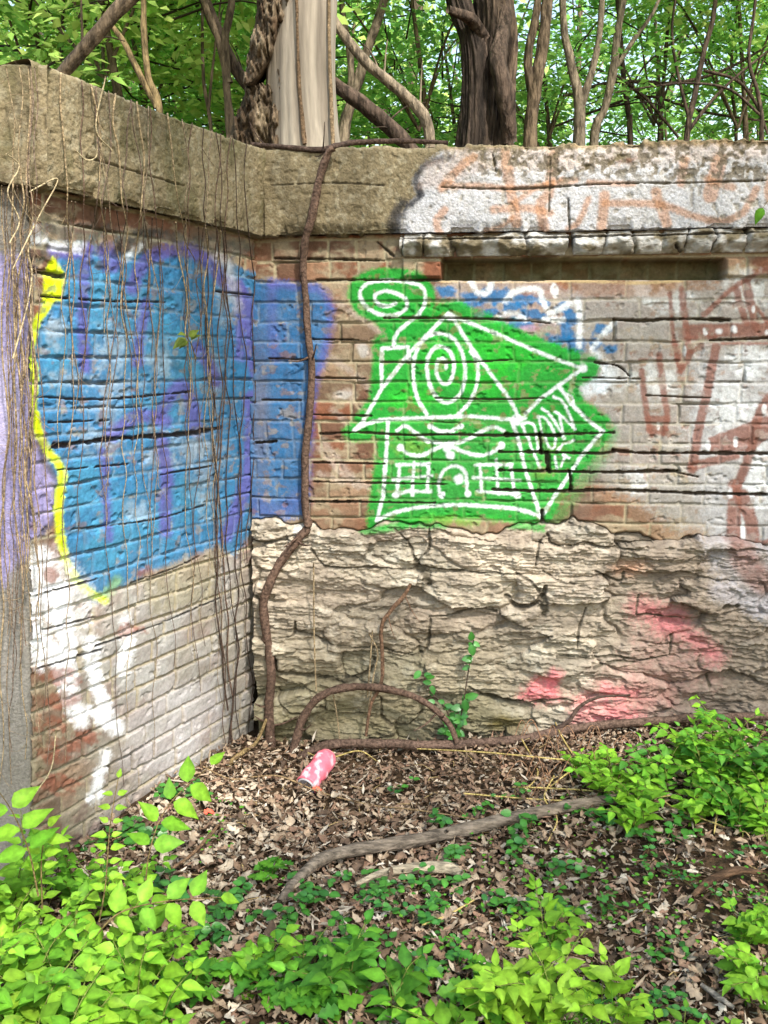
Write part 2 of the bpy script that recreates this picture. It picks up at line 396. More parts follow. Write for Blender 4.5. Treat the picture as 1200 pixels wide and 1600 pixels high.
# faded grey/white wash on the right
p.fill([(880, 560), (905, 440), (980, 445), (1040, 480), (1060, 455), (1140, 440), (1300, 420), (2200, 400), (2200, 880), (1180, 860), (1060, 820), (1000, 780), (960, 760), (905, 740), (960, 700), (940, 640)], lin((172, 168, 164), K), 22, 0.92, 10, 0.25)
p.fill([(1090, 560), (1290, 540), (2200, 540), (2200, 900), (1150, 930), (1100, 800), (1080, 700)], lin((184, 184, 188), K), 20, 0.8, 10, 0.3)
for (x, y, a_, b_) in [(1050, 470, 30, 20), (1170, 450, 30, 25), (1030, 600, 22, 26), (960, 590, 26, 14), (1000, 750, 16, 18), (1140, 640, 40, 40), (1170, 560, 30, 24), (915, 610, 24, 14), (1185, 740, 20, 50), (925, 570, 16, 20), (1005, 450, 12, 18)]:
    p.blob(x, y, a_, b_, WHITE, 0.45, 0.6, 0.9)
# red-brown streak bricks under the ledge
p.fill([(700, 440), (1060, 440), (1050, 462), (700, 460)], lin((176, 128, 98), K), 6, 0.5, 4, .4)
p.stroke([(690, 440), (800, 441), (900, 439), (1000, 442), (1068, 438)], 3.5, lin((214, 186, 140), K), 2, .9)
# grey smoke wash right of the house
p.blob(905, 800, 50, 40, lin((120, 100, 88), K), 0.45, .6); p.fill([(845, 830), (900, 760), (930, 720), (945, 760), (900, 820)], lin((128, 108, 94), K), 14, .5)
# brown lettering
S5 = 1 / 3.2
for l, wd in [([(490, 640), (515, 860), (540, 960)], 28), ([(575, 560), (600, 760), (615, 860), (600, 950)], 32), ([(520, 880), (610, 880)], 40), ([(530, 930), (600, 935)], 50),
              ([(630, 250), (650, 480), (680, 640)], 20), ([(690, 230), (715, 460), (725, 560), (680, 640)], 34), ([(655, 500), (685, 620)], 40), ([(690, 560), (780, 520)], 24),
              ([(800, 360), (950, 220), (1110, 130)], 24), ([(960, 230), (1010, 400)], 34), ([(1010, 200), (1060, 420)], 46), ([(1060, 320), (1120, 400)], 18),
              ([(720, 440), (1200, 430)], 74), ([(700, 478), (860, 470)], 20), ([(890, 500), (1200, 500)], 14),
              ([(860, 520), (820, 720), (770, 960), (740, 1130)], 46), ([(1120, 770), (1065, 880), (1055, 960), (990, 1160), (950, 1230)], 46),
              ([(740, 1115), (860, 1085), (960, 1060)], 44), ([(955, 1210), (945, 1560)], 74), ([(990, 1260), (1040, 1420), (1050, 1640)], 70), ([(940, 1560), (1100, 1640)], 90), ([(1080, 1520), (1150, 1500)], 60)]:
    p.stroke(z5(l), wd * S5 * .88, BRN, 3, 0.84)
p.fill(z5([(825, 975), (1050, 885), (1140, 860), (1140, 950), (1050, 1030), (830, 1055)]), BRN, 3, .85)
p.fill([(1200, 500), (1260, 470), (1290, 700), (1240, 900), (1210, 900), (1235, 700)], BRN, 3, .7)
for (x, y, a_, b_) in [(572, 915, 13, 26), (805, 445, 14, 24), (878, 440, 20, 24), (950, 430, 20, 26), (1112, 448, 12, 16), (703, 540, 12, 28), (820, 1015, 16, 30), (958, 998, 15, 30), (1048, 330, 12, 24), (930, 1250, 18, 40), (995, 1440, 13, 60), (1100, 830, 14, 34)]:
    p.blob(850 + x * S5, 380 + y * S5, a_ * S5 * .8, b_ * S5 * .8, WHITE, 0.7, 0.35, 0.5)
# drips of dark brown
p.stroke(z5([(1060, 900), (1030, 1080), (985, 1180)]), 12, lin((120, 84, 74), K), 3, .5)
# faded white scribbles on bare brick
for l in [[(525, 470), (560, 495), (605, 525)], [(520, 560), (560, 590), (590, 620)], [(505, 690), (530, 720), (560, 760)], [(500, 700), (540, 745), (590, 765)], [(525, 620), (545, 612), (550, 625)], [(520, 640), (560, 680)], [(560, 540), (580, 555)], [(500, 740), (560, 760)]]:
    p.stroke(l, 7, lin((196, 178, 166), K), 5, 0.6)
p.blob(568, 548, 9, 10, lin((210, 204, 200), K), .7); p.blob(537, 617, 12, 6, lin((210, 204, 200), K), .6)
# blue field left of the vine
p.fill([(380, 440), (440, 440), (500, 448), (520, 480), (512, 540), (492, 600), (482, 700), (478, 805), (430, 812), (380, 830)], BLUE, 7, .92, 3, .2)
p.stroke([(425, 442), (470, 448), (505, 455), (518, 490), (508, 550), (490, 610), (484, 680), (480, 760)], 11, PURP, 7, .45)
p.stroke([(425, 445), (425, 500), (430, 560)], 12, PURP, 8, .3); p.stroke([(400, 790), (440, 800), (470, 780)], 26, PURP, 14, .25)
p.blob(408, 650, 12, 90, lin((150, 120, 100), K), .35, .8)
# washed patch with blue bubbles above the house
p.fill([(675, 450), (720, 440), (840, 440), (905, 460), (912, 560), (860, 545), (760, 500), (690, 470)], lin((190, 186, 190), K), 9, .6, 5, .5)
for (x, y, a_, b_) in [(697, 456, 14, 8), (742, 470, 26, 13), (775, 462, 20, 12), (822, 468, 24, 10), (760, 490, 18, 8), (800, 480, 14, 8), (832, 492, 22, 8), (812, 506, 26, 9), (880, 480, 12, 7), (895, 498, 14, 12), (885, 515, 12, 18), (900, 540, 16, 13), (870, 530, 20, 10), (940, 515, 14, 9), (932, 535, 12, 10), (850, 475, 10, 6), (952, 545, 10, 7)]:
    p.blob(x, y, a_, b_, BLUE, .85, .35, .7)
for l in [[(735, 440), (745, 456), (760, 458), (768, 444)], [(790, 470), (806, 455), (840, 452), (848, 470), (860, 488), (890, 475)], [(775, 498), (800, 490), (820, 500)], [(902, 470), (906, 500), (905, 540)], [(925, 545), (945, 520), (958, 505)], [(850, 500), (880, 500)]]:
    p.stroke(l, 7, WHITE, 4, .8)
p.blob(866, 455, 6, 11, WHITE, .95); p.blob(826, 513, 16, 6, lin((206, 160, 190), K), .6)
p.blob(935, 600, 20, 12, lin((214, 226, 240), .8), .8, .5); p.stroke([(930, 555), (955, 590), (915, 610)], 12, lin((222, 226, 232), .8), 8, .7)
# the green house
GRN = GREEN
def sm(pts): return catmull(pts + pts[:1], 4)[:-1]
p.fill(sm(z4([(105, 200), (120, 140), (180, 105), (260, 95), (350, 105), (405, 140), (430, 200), (420, 270), (370, 320), (330, 345), (250, 345), (210, 300), (140, 260)])), GRN, 5, .97, 1.5)
p.fill(z4([(200, 365), (250, 330), (330, 300), (400, 300), (455, 215), (530, 220), (560, 240), (640, 268), (730, 318), (850, 368), (970, 408), (1030, 425), (1048, 465), (1035, 500), (965, 540), (990, 590), (1080, 655), (1098, 700), (1040, 790), (960, 880), (890, 990), (850, 1065), (780, 1062), (700, 1040), (600, 1028), (450, 1038), (300, 1062), (178, 1078), (185, 1000), (205, 850), (218, 742), (100, 740), (85, 705), (130, 655), (188, 580), (200, 450)]), GRN, 6, .97, 1.5)
p.stroke(z4([(880, 1050), (960, 930), (1060, 790), (1095, 710)]), 14, GRN, 12, .4)
for (x, y, a_, b_) in [(790, 545, 60, 30), (760, 590, 40, 25), (690, 560, 30, 20), (640, 620, 40, 16), (700, 810, 80, 10)]: p.blob(x, y, a_, b_, lin((50, 200, 40), K), .4, .6, .8)
for (x, y, a_, b_) in [(850, 740, 16, 8), (700, 812, 30, 7), (870, 700, 14, 8), (640, 700, 30, 12)]: p.blob(x, y, a_, b_, lin((150, 160, 60), K), .45, .6, .9)
p.fill(z4([(225, 690), (740, 690), (1050, 720), (850, 1040), (640, 1010), (220, 1040)]), lin((84, 158, 84), K), 20, .38, 12, .5)
LW = [
 [(482, 262), (335, 412), (230, 548), (165, 662)], [(130, 702), (170, 680), (240, 662), (400, 655), (560, 650), (700, 660), (770, 655)], [(130, 702), (166, 664)],
 [(230, 545), (232, 395), (330, 388), (335, 440)], [(275, 385), (285, 342), (330, 298), (375, 260), (395, 210), (380, 162), (320, 145), (240, 140), (175, 153), (150, 190), (170, 235), (220, 265), (280, 270), (320, 245), (322, 212), (290, 190), (245, 180), (208, 195), (215, 225), (250, 236), (282, 226)],
 [(500, 280), (560, 380), (640, 490), (700, 570), (745, 650)], [(490, 270), (650, 335), (800, 400), (900, 440), (985, 470)], [(985, 470), (900, 530), (830, 580), (770, 640)],
 [(900, 540), (940, 600), (1000, 660), (1060, 705)], [(1060, 705), (980, 800), (900, 920), (830, 1025)], [(720, 670), (745, 740), (770, 850), (800, 940), (830, 1035)],
 [(255, 670), (248, 800), (235, 950), (215, 1040)], [(215, 1040), (280, 1010), (380, 990), (520, 982), (650, 988), (750, 1000), (830, 1025)],
 [(400, 642), (365, 580), (350, 500), (357, 420), (390, 362), (440, 338), (500, 357), (535, 420), (545, 490), (525, 565), (478, 598), (430, 570), (404, 500), (405, 430), (440, 388), (485, 405), (502, 460), (488, 518), (460, 526), (438, 490), (443, 440), (470, 438), (474, 468)],
 [(565, 405), (590, 450), (590, 520), (565, 590), (520, 640)],
 [(290, 703), (320, 686), (360, 712), (400, 740), (470, 752), (540, 742), (600, 710), (650, 690), (690, 705)], [(410, 685), (450, 706), (490, 706), (530, 685)],
 [(300, 762), (330, 790), (380, 796), (430, 772), (480, 756), (530, 780), (600, 796), (650, 782), (682, 755)]]
for l in LW: p.stroke(z4(l), 4.6, WHITE, 2.2, .88, len(l) > 4, 1.0)
for l in [[(288, 832), (408, 828)], [(300, 832), (288, 935)], [(408, 828), (402, 930)], [(352, 824), (346, 945)], [(275, 886), (420, 872)], [(276, 945), (330, 930), (415, 932)],
          [(585, 832), (718, 830)], [(600, 832), (607, 930)], [(660, 812), (668, 940)], [(715, 830), (730, 942)], [(575, 880), (660, 884), (750, 890)], [(590, 930), (740, 942)],
          [(452, 948), (445, 900), (465, 852), (510, 836), (545, 862), (552, 940)], [(448, 940), (462, 940)]]:
    p.stroke(z4(l), 3.4, WHITE, 2.6, .9, len(l) > 3, 1.0)
for (x, y, r_) in [(487, 275, 17), (520, 886, 18), (480, 765, 18), (985, 470, 16), (738, 664, 20), (490, 795, 16), (302, 765, 14), (680, 758, 13), (415, 688, 10), (528, 688, 10), (455, 945, 12), (555, 940, 12), (740, 945, 14), (285, 945, 13)]:
    p.blob(500 + x / 2.4, 380 + y / 2.4, r_ / 2.4, r_ / 2.4, WHITE, .95, .35, .3)
for l in [[(215, 500), (250, 600)], [(215, 500), (260, 482), (320, 500), (342, 560), (352, 620)], [(270, 612), (312, 740), (362, 735), (352, 640)],
          [(372, 430), (400, 580)], [(360, 428), (430, 440), (500, 540), (527, 620), (515, 715), (470, 710), (430, 628)],
          [(400, 350), (460, 392), (520, 470), (560, 540), (612, 632)], [(522, 380), (562, 402), (602, 600)],
          [(542, 390), (620, 452), (712, 545)], [(712, 545), (665, 425), (622, 330)], [(510, 240), (572, 262), (632, 332)], [(560, 140), (602, 200), (680, 242), (702, 312)],
          [(540, 750), (600, 682), (702, 650)], [(522, 800), (540, 905)], [(614, 808), (580, 890)], [(600, 786), (655, 812)], [(330, 780), (382, 905)]]:
    p.stroke(z6(l), 3.0, WHITE, 2, .95, len(l) > 3, .8)
dkc = np.clip(DK, 0, 1)[..., None] * 0.8; COL2 = p.col.reshape(COL.shape); COL2 = COL2 * (1 - dkc) + lin((58, 52, 46), K) * dkc
part('brickwork', PB(U, Z, H), gridq(*U.shape), M_brick, back, COL2, label='brown brick courses with green, blue and brown spray paint')

# --- rubble stone base
u = np.arange(-0.03, U1, st); z = np.arange(-0.25, zmid + 0.07, st)
U, Z = np.meshgrid(u, z); P0 = PB(U, Z, np.zeros_like(U)); PX, PY = proj(P0)
wx = fbm(U * 4, Z * 5, 51, 4) - 0.5; wz_ = fbm(U * 3.2 + 7, Z * 5, 52, 4) - 0.5
b = Z * 15 + wz_ * 2.4 + 0.5 * wx + U * 0.25
lay = np.floor(b); fr = b - lay
cellx = np.floor(U * (3.2 + 2.5 * hsh(lay, lay * 0, 3)) + hsh(lay, lay * 0 + 1, 4) * 7 + wx * 2.2)
off = hsh(lay, cellx, 55) - 0.5
b2 = Z * 52 + wz_ * 7 + wx * 3 + (fbm(U * 11, Z * 13, 57, 3) - .5) * 5; l2 = np.floor(b2); f2 = b2 - l2; off2 = hsh(l2, np.floor(U * 9 + wx * 6), 58) - 0.5
m2 = sst(0.38, 0.6, fbm(U * 2.8 + 3, Z * 5, 59, 3))
rdg = 1 - np.abs(2 * fbm(U * 9 + wx * 2, Z * 30 + wz_ * 5, 62, 4) - 1)
H = 0.050 * (fbm(U * 3.0, Z * 4.5, 53, 3) - 0.5) + off * 0.022 + fr * -0.010 + m2 * (off2 * 0.011 - f2 * 0.004) + .020 * (sst(.55, .95, rdg) - .5) * sst(.3, .6, fbm(U * 4, Z * 4, 69, 2))
H = H + 0.016 * (fbm(U * 18, Z * 34, 60, 5, .6) - 0.5) + 0.004 * (fbm(U * 90, Z * 110, 54, 3) - 0.5)
crk = (1 - sst(0.0, 0.16, np.minimum(fr, 1 - fr))) * sst(0.5, 0.66, fbm(U * 5, Z * 9, 56, 3)); H = H - 0.006 * crk
DK = crk * 0.12
joints = [z7([(100, 150), (160, 160), (240, 145)]), z7([(330, 180), (390, 250), (560, 250), (700, 262), (735, 240)]), z7([(640, 110), (690, 160), (715, 215), (735, 250)]),
          z7([(735, 220), (770, 180), (770, 110)]), z7([(735, 245), (830, 260), (960, 270), (1100, 275)]), (z7([(725, 240), (770, 300)]), 12, .045), z7([(270, 455), (275, 490), (340, 510), (400, 540), (500, 555), (560, 555), (640, 570), (700, 590)]),
          z7([(185, 515), (240, 515), (265, 500), (270, 460)]), (z7([(190, 580), (205, 640), (290, 655), (430, 680), (500, 665), (550, 640), (560, 600)]), 6, .04), z7([(80, 625), (150, 620)]),
          z7([(770, 440), (850, 435), (950, 410), (1020, 420)]), z7([(1070, 360), (1100, 400), (1160, 390), (1200, 350)]), z7([(360, 780), (420, 795), (520, 800)]), z7([(920, 700), (990, 740), (1090, 755), (1200, 760)]),
          z7([(1100, 275), (1150, 300), (1180, 340)]), z7([(300, 880), (340, 890)]), z7([(100, 345), (130, 370), (145, 400)]), z7([(700, 590), (760, 560), (775, 450)]), z7([(200, 720), (240, 790), (300, 800)]), z7([(590, 740), (600, 820), (680, 850), (740, 800)]),
          z8([(280, 90), (300, 130), (370, 145), (430, 120), (500, 140), (600, 145), (690, 150)]), z8([(480, 60), (580, 75), (670, 70), (690, 100)]), z8([(230, 215), (250, 120), (280, 100)]),
          (z8([(110, 350), (150, 390), (210, 385), (265, 330), (270, 300)]), 6, .04), (z8([(262, 320), (265, 420)]), 9, .045), z8([(260, 240), (330, 280), (390, 290)]), z8([(650, 430), (700, 430), (760, 440), (840, 445)]),
          z8([(320, 600), (450, 605), (560, 600), (680, 615), (780, 600)]), z8([(0, 760), (90, 780), (170, 790), (290, 780), (350, 775), (400, 790)]), z8([(800, 520), (790, 600)]), z8([(950, 690), (960, 730)]), (z8([(1010, 390), (1070, 390)]), 6, .03),
          z8([(470, 640), (560, 620), (640, 625)]), z8([(405, 560), (410, 480), (440, 400)]), z8([(650, 430), (660, 350)]), z8([(480, 240), (580, 290), (600, 250)])]
carve(PX, PY, H, DK, joints, 3.2, .028, seed=61)
# two big blocks stand proud
pb = Painter(PX, PY, np.zeros(PX.shape + (3,)), np.ones(PX.shape))
def proud(pts, amt):
    global H
    pb.col[:] = 0; pb.fill(pts, (1, 1, 1), 5, 1, 1.5); H = H + amt * pb.col[:, 0].reshape(H.shape)
proud(z7([(195, 560), (300, 535), (440, 560), (560, 575), (545, 635), (500, 655), (430, 670), (290, 648), (210, 630)]), .028)
proud(z7([(280, 440), (520, 420), (640, 450), (690, 570), (560, 545), (400, 525), (285, 480)]), .02)
proud(z7([(745, 210), (780, 140), (1000, 150), (1160, 160), (1180, 250), (960, 262), (750, 238)]), .022)
proud(z7([(400, 130), (620, 110), (700, 200), (710, 255), (560, 242), (420, 240)]), .018)
proud(z7([(1080, 300), (1150, 280), (1200, 330), (1150, 385), (1110, 380)]), .022)
proud(z8([(290, 105), (470, 75), (680, 85), (680, 140), (560, 138), (430, 112), (340, 135)]), .02)
bound = 820 + 10 * np.sin(PX / 37.0) + 26 * (fbm(PX / 30.0, PX * 0 + 2, 31, 3) - 0.5) + 24 * sst(930, 1100, PX)
gx, gy = .33, .125; vx = U / gx + .7 * wx; vy = Z / gy + .55 * wz_ + .25 * (fbm(U * 14, Z * 9, 411, 3) - .5); bx, by = np.floor(vx), np.floor(vy); F1 = np.full(U.shape, 9.); F2 = F1.copy(); ID = F1 * 0; OX = F1 * 0; OY = F1 * 0
for i_ in (-1, 0, 1):
    for j_ in (-1, 0, 1):
        cx_, cy_ = bx + i_, by + j_; dx_ = vx - cx_ - .12 - .76 * hsh(cx_, cy_, 401) ; dy_ = vy - cy_ - .12 - .76 * hsh(cx_, cy_, 402); d_ = np.maximum(np.abs(dx_) * .9, np.abs(dy_)) * .6 + .4 * np.hypot(dx_, dy_)
        c1 = d_ < F1; F2 = np.where(c1, F1, np.minimum(F2, d_)); ID = np.where(c1, hsh(cx_, cy_, 403), ID); OX = np.where(c1, dx_, OX); OY = np.where(c1, dy_, OY); F1 = np.minimum(F1, d_)
ed = F2 - F1; id2 = (ID * 7.31) % 1; id3 = (ID * 13.7) % 1
tq = fbm(U * 4.2 + ID * 9, Z * 13 + ID * 5, 412, 5, .55) * 8; tr_ = (np.floor(tq) + sst(0, .22, tq - np.floor(tq))) / 8
H = H * .28 + .085 * (tr_ - .5) + (ID - .5) * .046 + OX * (id2 - .5) * .036 + OY * (id3 - .5) * .040 - .014 * (1 - sst(.0, .10, ed)) * sst(.3, .6, fbm(U * 6, Z * 6, 405, 2))
sd_ = (Z + OX * .03 * (id2 - .5)) * (40 + 50 * id3) + 3 * fbm(U * 12 + ID * 40, Z * 26, 406, 4) * .5; fs = sd_ - np.floor(sd_)
H = H + sst(.35, .75, id2) * .008 * ((1 - fs) ** 2 + hsh(np.floor(sd_), np.floor(ID * 99), 407) - .8) * sst(.35, .6, fbm(U * 6, Z * 8, 410, 3)) + .012 * (fbm(U * 40, Z * 60, 408, 4, .6) - .5)
DK = np.maximum(DK, .3 * (1 - sst(0, .05, ed)) * sst(.42, .6, fbm(U * 7, Z * 7, 409, 2)))
H = H + 0.008 - 0.09 * sst(6, -6, PY - bound)
# colours: cream limestone, greenish at the foot, browner to the right
t1 = fbm(U * 5, Z * 9, 63, 4)[..., None]; t2 = fbm(U * 30, Z * 60, 64, 3)[..., None]
t3 = sst(.35, .65, fbm(U * 8, Z * 16, 68, 4))[..., None]; COL = lin((204, 192, 172), K) * t1 + lin((146, 136, 122), K) * (1 - t1); COL = COL * (0.62 + 0.68 * t2) * (.82 + .3 * t3); lic = sst(.58, .7, fbm(U * 20, Z * 28, 70, 4))[..., None] * .5; COL = COL * (1 - lic) + lin((222, 214, 198), K) * lic
COL = COL * (.74 + .5 * ID[..., None]); vr = (id3 * 0.4)[..., None]; COL = COL * (1 - vr) + lin((190, 166, 150), K) * vr * (.7 + .5 * t2)
gm = (sst(930, 1130, PY) * (0.3 + 0.55 * fbm(U * 4, Z * 4, 65, 3)) * sst(900, 700, PX))[..., None]; COL = COL * (1 - gm) + lin((128, 122, 78), K) * gm
bm = (sst(880, 1060, PX) * 0.7)[..., None]; COL = COL * (1 - bm) + lin((134, 118, 106), K) * bm * (.7 + .6 * t2)
cv = np.clip(1 - DK, 0.1, 1) * (0.55 + 0.45 * sst(0.45, 0.3, fbm(U * 26, Z * 50, 67, 3)))
p = Painter(PX, PY, COL, np.clip(cv + .25, 0, 1))
p.fill([(560, 830), (640, 812), (760, 812), (850, 822), (850, 830), (760, 822), (640, 824), (575, 834)], GRN, 4, .9)
p.stroke(z8([(660, 400), (760, 430), (830, 440)]), 20, lin((206, 100, 114), K), 20, .6)
p.stroke(z8([(760, 480), (850, 500), (930, 560), (980, 600)]), 15, lin((222, 118, 130), K), 20, .6)
p.fill([(1000, 960), (1060, 960), (1100, 1010), (1110, 1060), (1040, 1090), (960, 1090), (940, 1060), (1000, 1020)], lin((196, 132, 130), K), 44, .34, 16, .5)
p.fill(z8([(175, 770), (235, 690), (300, 720), (340, 770), (250, 785)]), PINK, 14, .85, 4, .3); p.blob(862, 1056, 10, 14, PINK, .7, .6)
p.fill(z8([(400, 870), (400, 800), (480, 770), (560, 790), (640, 830), (580, 870), (480, 870)]), PINK, 24, .7, 8, .4)
p.stroke(z8([(520, 720), (540, 740), (640, 745)]), 10, PINK, 8, .65); p.stroke(z8([(300, 740), (330, 660)]), 10, PINK, 8, .5)
p.blob(985, 885, 26, 14, lin((196, 140, 108), K), .6, .6); p.blob(985, 1085, 60, 26, lin((206, 140, 134), K), .45, .7)
p.fill([(1090, 830), (1300, 820), (1300, 960), (1180, 960), (1120, 900)], lin((186, 184, 192), K), 16, .7, 8, .5)
p.stroke([(1150, 830), (1160, 870), (1190, 910)], 34, BRN, 12, .7); p.stroke([(1120, 920), (1190, 945), (1260, 960)], 26, lin((190, 186, 196), K), 12, .6)
p.blob(788, 1128, 28, 15, lin((112, 98, 44), K), .8, .5); p.blob(470, 830, 10, 12, WHITE, .5)
dkc = np.clip(DK, 0, 1)[..., None] * 0.75; COL2 = p.col.reshape(COL.shape); COL2 = COL2 * (1 - dkc) + lin((66, 58, 44), K) * dkc
part('stone_base', PB(U, Z, H), gridq(*U.shape), M_stone, back, COL2, label='cream rubble limestone courses with pink spray marks')

# --- concrete cap : wrapped profile
def cap_mesh(fn, u, over, seed, paint, depth_top=0.32, pxfn=None, rough_lower=None):
    pr = []
    for o in np.arange(-depth_top, over - 0.012, 0.02): pr.append((o, ZT, 0, 1))
    for a in np.linspace(90, 0, 7): pr.append((over - 0.012 + 0.012 * math.cos(R(a)), ZT - 0.012 + 0.012 * math.sin(R(a)), math.cos(R(a)), math.sin(R(a))))
    for zz in np.arange(ZT - 0.016, ZB + 0.008, -0.0034): pr.append((over, zz, 1, 0))
    for a in np.linspace(0, -90, 5): pr.append((over - 0.006 + 0.006 * math.cos(R(a)), ZB + 0.006 + 0.006 * math.sin(R(a)), math.cos(R(a)), math.sin(R(a))))
    for o in np.arange(over - 0.012, -0.03, -0.012): pr.append((o, ZB, 0, -1))
    pr = np.array(pr); arc = np.concatenate([[0], np.cumsum(np.hypot(np.diff(pr[:, 0]), np.diff(pr[:, 1])))])
    Uu, Ar = np.meshgrid(u, arc); O = np.tile(pr[:, 0:1], (1, len(u))); Zz = np.tile(pr[:, 1:2], (1, len(u)))
    NO = np.tile(pr[:, 2:3], (1, len(u))); NZ = np.tile(pr[:, 3:4], (1, len(u)))
    h = 0.020 * (fbm(Uu * 3, Ar * 3, seed, 3) - 0.5) + 0.005 * (fbm(Uu * 25, Ar * 25, seed + 1, 4) - 0.5) + 0.004 * (fbm(Uu * 100, Ar * 100, seed + 2, 2) - .5)
    pit = sst(0.62, 0.75, fbm(Uu * 38, Ar * 38, seed + 3, 3)); h = h - 0.004 * pit
    # ragged lower lip
    lip = sst(ZB + 0.05, ZB, Zz) * sst(0.45, 0.62, fbm(Uu * 14, Ar * 6, seed + 4, 3)); h = h - 0.018 * lip
    PXY = proj(fn(Uu, Zz, O)); px, py = PXY
    t = fbm(Uu * 5, Ar * 6, seed + 5, 4)[..., None]
    col = lin((168, 152, 120), K) * t + lin((118, 105, 82), K) * (1 - t)
    sp_ = sst(0.55, 0.7, fbm(Uu * 60, Ar * 60, seed + 6, 2))[..., None]; col = col * (1 - .35 * sp_) + lin((196, 186, 160), K) * .35 * sp_
    streak = (sst(0.52, 0.7, fbm(Uu * 13 + 2 * fbm(Uu * 4, Ar * 9, seed + 8, 2), Ar * 3.2, seed + 7, 4)) * 0.45)[..., None]; col = col * (1 - streak) + lin((84, 74, 56), K) * streak
    dk = np.zeros_like(h); h, col = paint(px, py, h, col, dk, Uu, Ar, pit)
    V = fn(Uu, Zz + h * NZ, O + h * NO); return V, gridq(*Uu.shape, flip=True), col
def paint_back(px, py, h, col, dk, Uu, Ar, pit):
    # pebbly broken upper band on the right
    peb = sst(700, 780, px) * sst(300, 262, py + 30 * (fbm(px / 40, py / 40, 91, 3) - .5)) * 1.0
    vv = fbm(Uu * 55, Ar * 55, 92, 3); h = h + peb * (-0.004 + 0.012 * (vv - 0.4))
    edge = sst(239, 222, py) * sst(0.4, 0.65, fbm(Uu * 18, Ar * 3, 95, 3)); h = h - 0.016 * edge
    carve(px, py, h, dk, [([(690, 292), (800, 295), (950, 287), (1080, 285), (1300, 278)], 2.6, .008), ([(408, 240), (412, 370)], 3, .008), ([(888, 310), (890, 360)], 3, .01), ([(860, 250), (858, 330)], 2.2, .006),
                          ([(770, 240), (775, 268)], 2.5, .006), ([(425, 290), (520, 286), (600, 290)], 2, .005)], seed=93)
    cov = np.clip(1 - pit * .5 - dk * .6 - peb * sst(.5, .42, vv) * .5, 0, 1)
    q = Painter(px, py, col, cov)
    q.fill([(690, 238), (2500, 200), (2500, 380), (618, 374), (622, 345), (636, 322), (652, 306), (648, 282), (662, 262)], lin((214, 214, 222), .78), 7, .92, 4, .38)
    q.stroke([(705, 246), (668, 256), (650, 280), (654, 306), (640, 320)], 7, BLK, 5, .85); q.stroke([(655, 290), (657, 303)], 9, BLK, 4, .9)
    q.stroke([(628, 322), (617, 345), (615, 378)], 18, BLK, 8, .85)
    q.fill([(670, 255), (740, 245), (760, 262), (690, 290), (655, 292)], lin((196, 172, 160), K), 9, .45)
    for l, wd in [([(280, 490), (220, 540), (180, 590)], 26), ([(190, 580), (300, 580), (400, 590), (500, 580), (600, 562)], 20), ([(380, 480), (390, 560), (415, 700)], 34), ([(530, 480), (515, 600), (490, 640), (505, 740)], 34),
                  ([(340, 655), (440, 650), (520, 665)], 24), ([(320, 722), (370, 705), (400, 680)], 14), ([(190, 655), (165, 690), (175, 735)], 24), ([(640, 620), (610, 690), (575, 718)], 16), ([(690, 610), (680, 715)], 34),
                  ([(690, 635), (860, 638), (960, 672), (1050, 690), (1120, 665), (1165, 590)], 22), ([(850, 600), (885, 700)], 34), ([(1050, 500), (1020, 610)], 50), ([(940, 500), (930, 570)], 30), ([(400, 640), (470, 590), (560, 560)], 16),
                  ([(1010, 560), (1090, 585)], 24), ([(640, 570), (780, 575)], 16), ([(1240, 500), (1200, 600), (1260, 690)], 26)]:
        q.stroke(z2(l), wd / 2.3, lin((200, 146, 108), .66), 4, .68)
    q.fill([(700, 236), (1300, 210), (1300, 238), (900, 262), (760, 262)], lin((196, 152, 108), K), 10, .45, 8, .7)
    q.blob(975, 248, 16, 7, lin((110, 76, 50), K), .9, .4, .8)
    col = q.col.reshape(col.shape)
    st_ = (sst(600, 575, px) * sst(520, 560, px) * 0.45 * fbm(Uu * 50, Ar * 12, 97, 3))[..., None]; col = col * (1 - st_) + lin((70, 60, 40), K) * st_
    g = (peb * sst(0.5, 0.4, vv) * .7)[..., None]; col = col * (1 - g) + lin((104, 92, 72), K) * g
    d3 = np.clip(dk, 0, 1)[..., None] * .7; return h, col * (1 - d3) + lin((60, 52, 42), K) * d3
V, Q, CC = cap_mesh(PB, np.arange(-0.02, U1 + .02, .0034), 0.05, 71, paint_back)
part('concrete_cap', V, Q, M_conc, back, CC, label='concrete cap, bare grey at the corner and white sprayed further right')
# --- crumbling course under the cap on the right part
u = np.arange(hitB(628, 385)[0] - A0[0], U1, st); z = np.arange(hitB(800, 401)[2], ZB + 0.004, st)
U, Z = np.meshgrid(u, z); P0 = PB(U, Z, np.full_like(U, 0.04)); PX, PY = proj(P0)
zz0 = z[0]; fz = (Z - zz0) / (ZB - zz0)
wv_ = U / 0.125 + 2.6 * fbm(U * 2.6, Z * 0, 81, 2) + .35 * fbm(U * 20, Z * 20, 87, 3); cx = np.floor(wv_); fx = wv_ - cx
H = 0.040 + (hsh(cx, cx * 0, 82) - .5) * .026 + .034 * (fbm(U * 16, Z * 24, 83, 5, .6) - .5) - .03 * sst(.5, .1, fz + .9 * (fbm(U * 12, Z * 5, 88, 3) - .4)) - .02 * (1 - sst(0, .1, np.minimum(fx, 1 - fx))) + .012 * np.sin(fz * 3.14)
H = H - 0.03 * sst(.86, .94, fz) * sst(.3, .5, fbm(U * 9, Z * 0, 84, 3)) - 0.10 * sst(0.04, 0, fz)
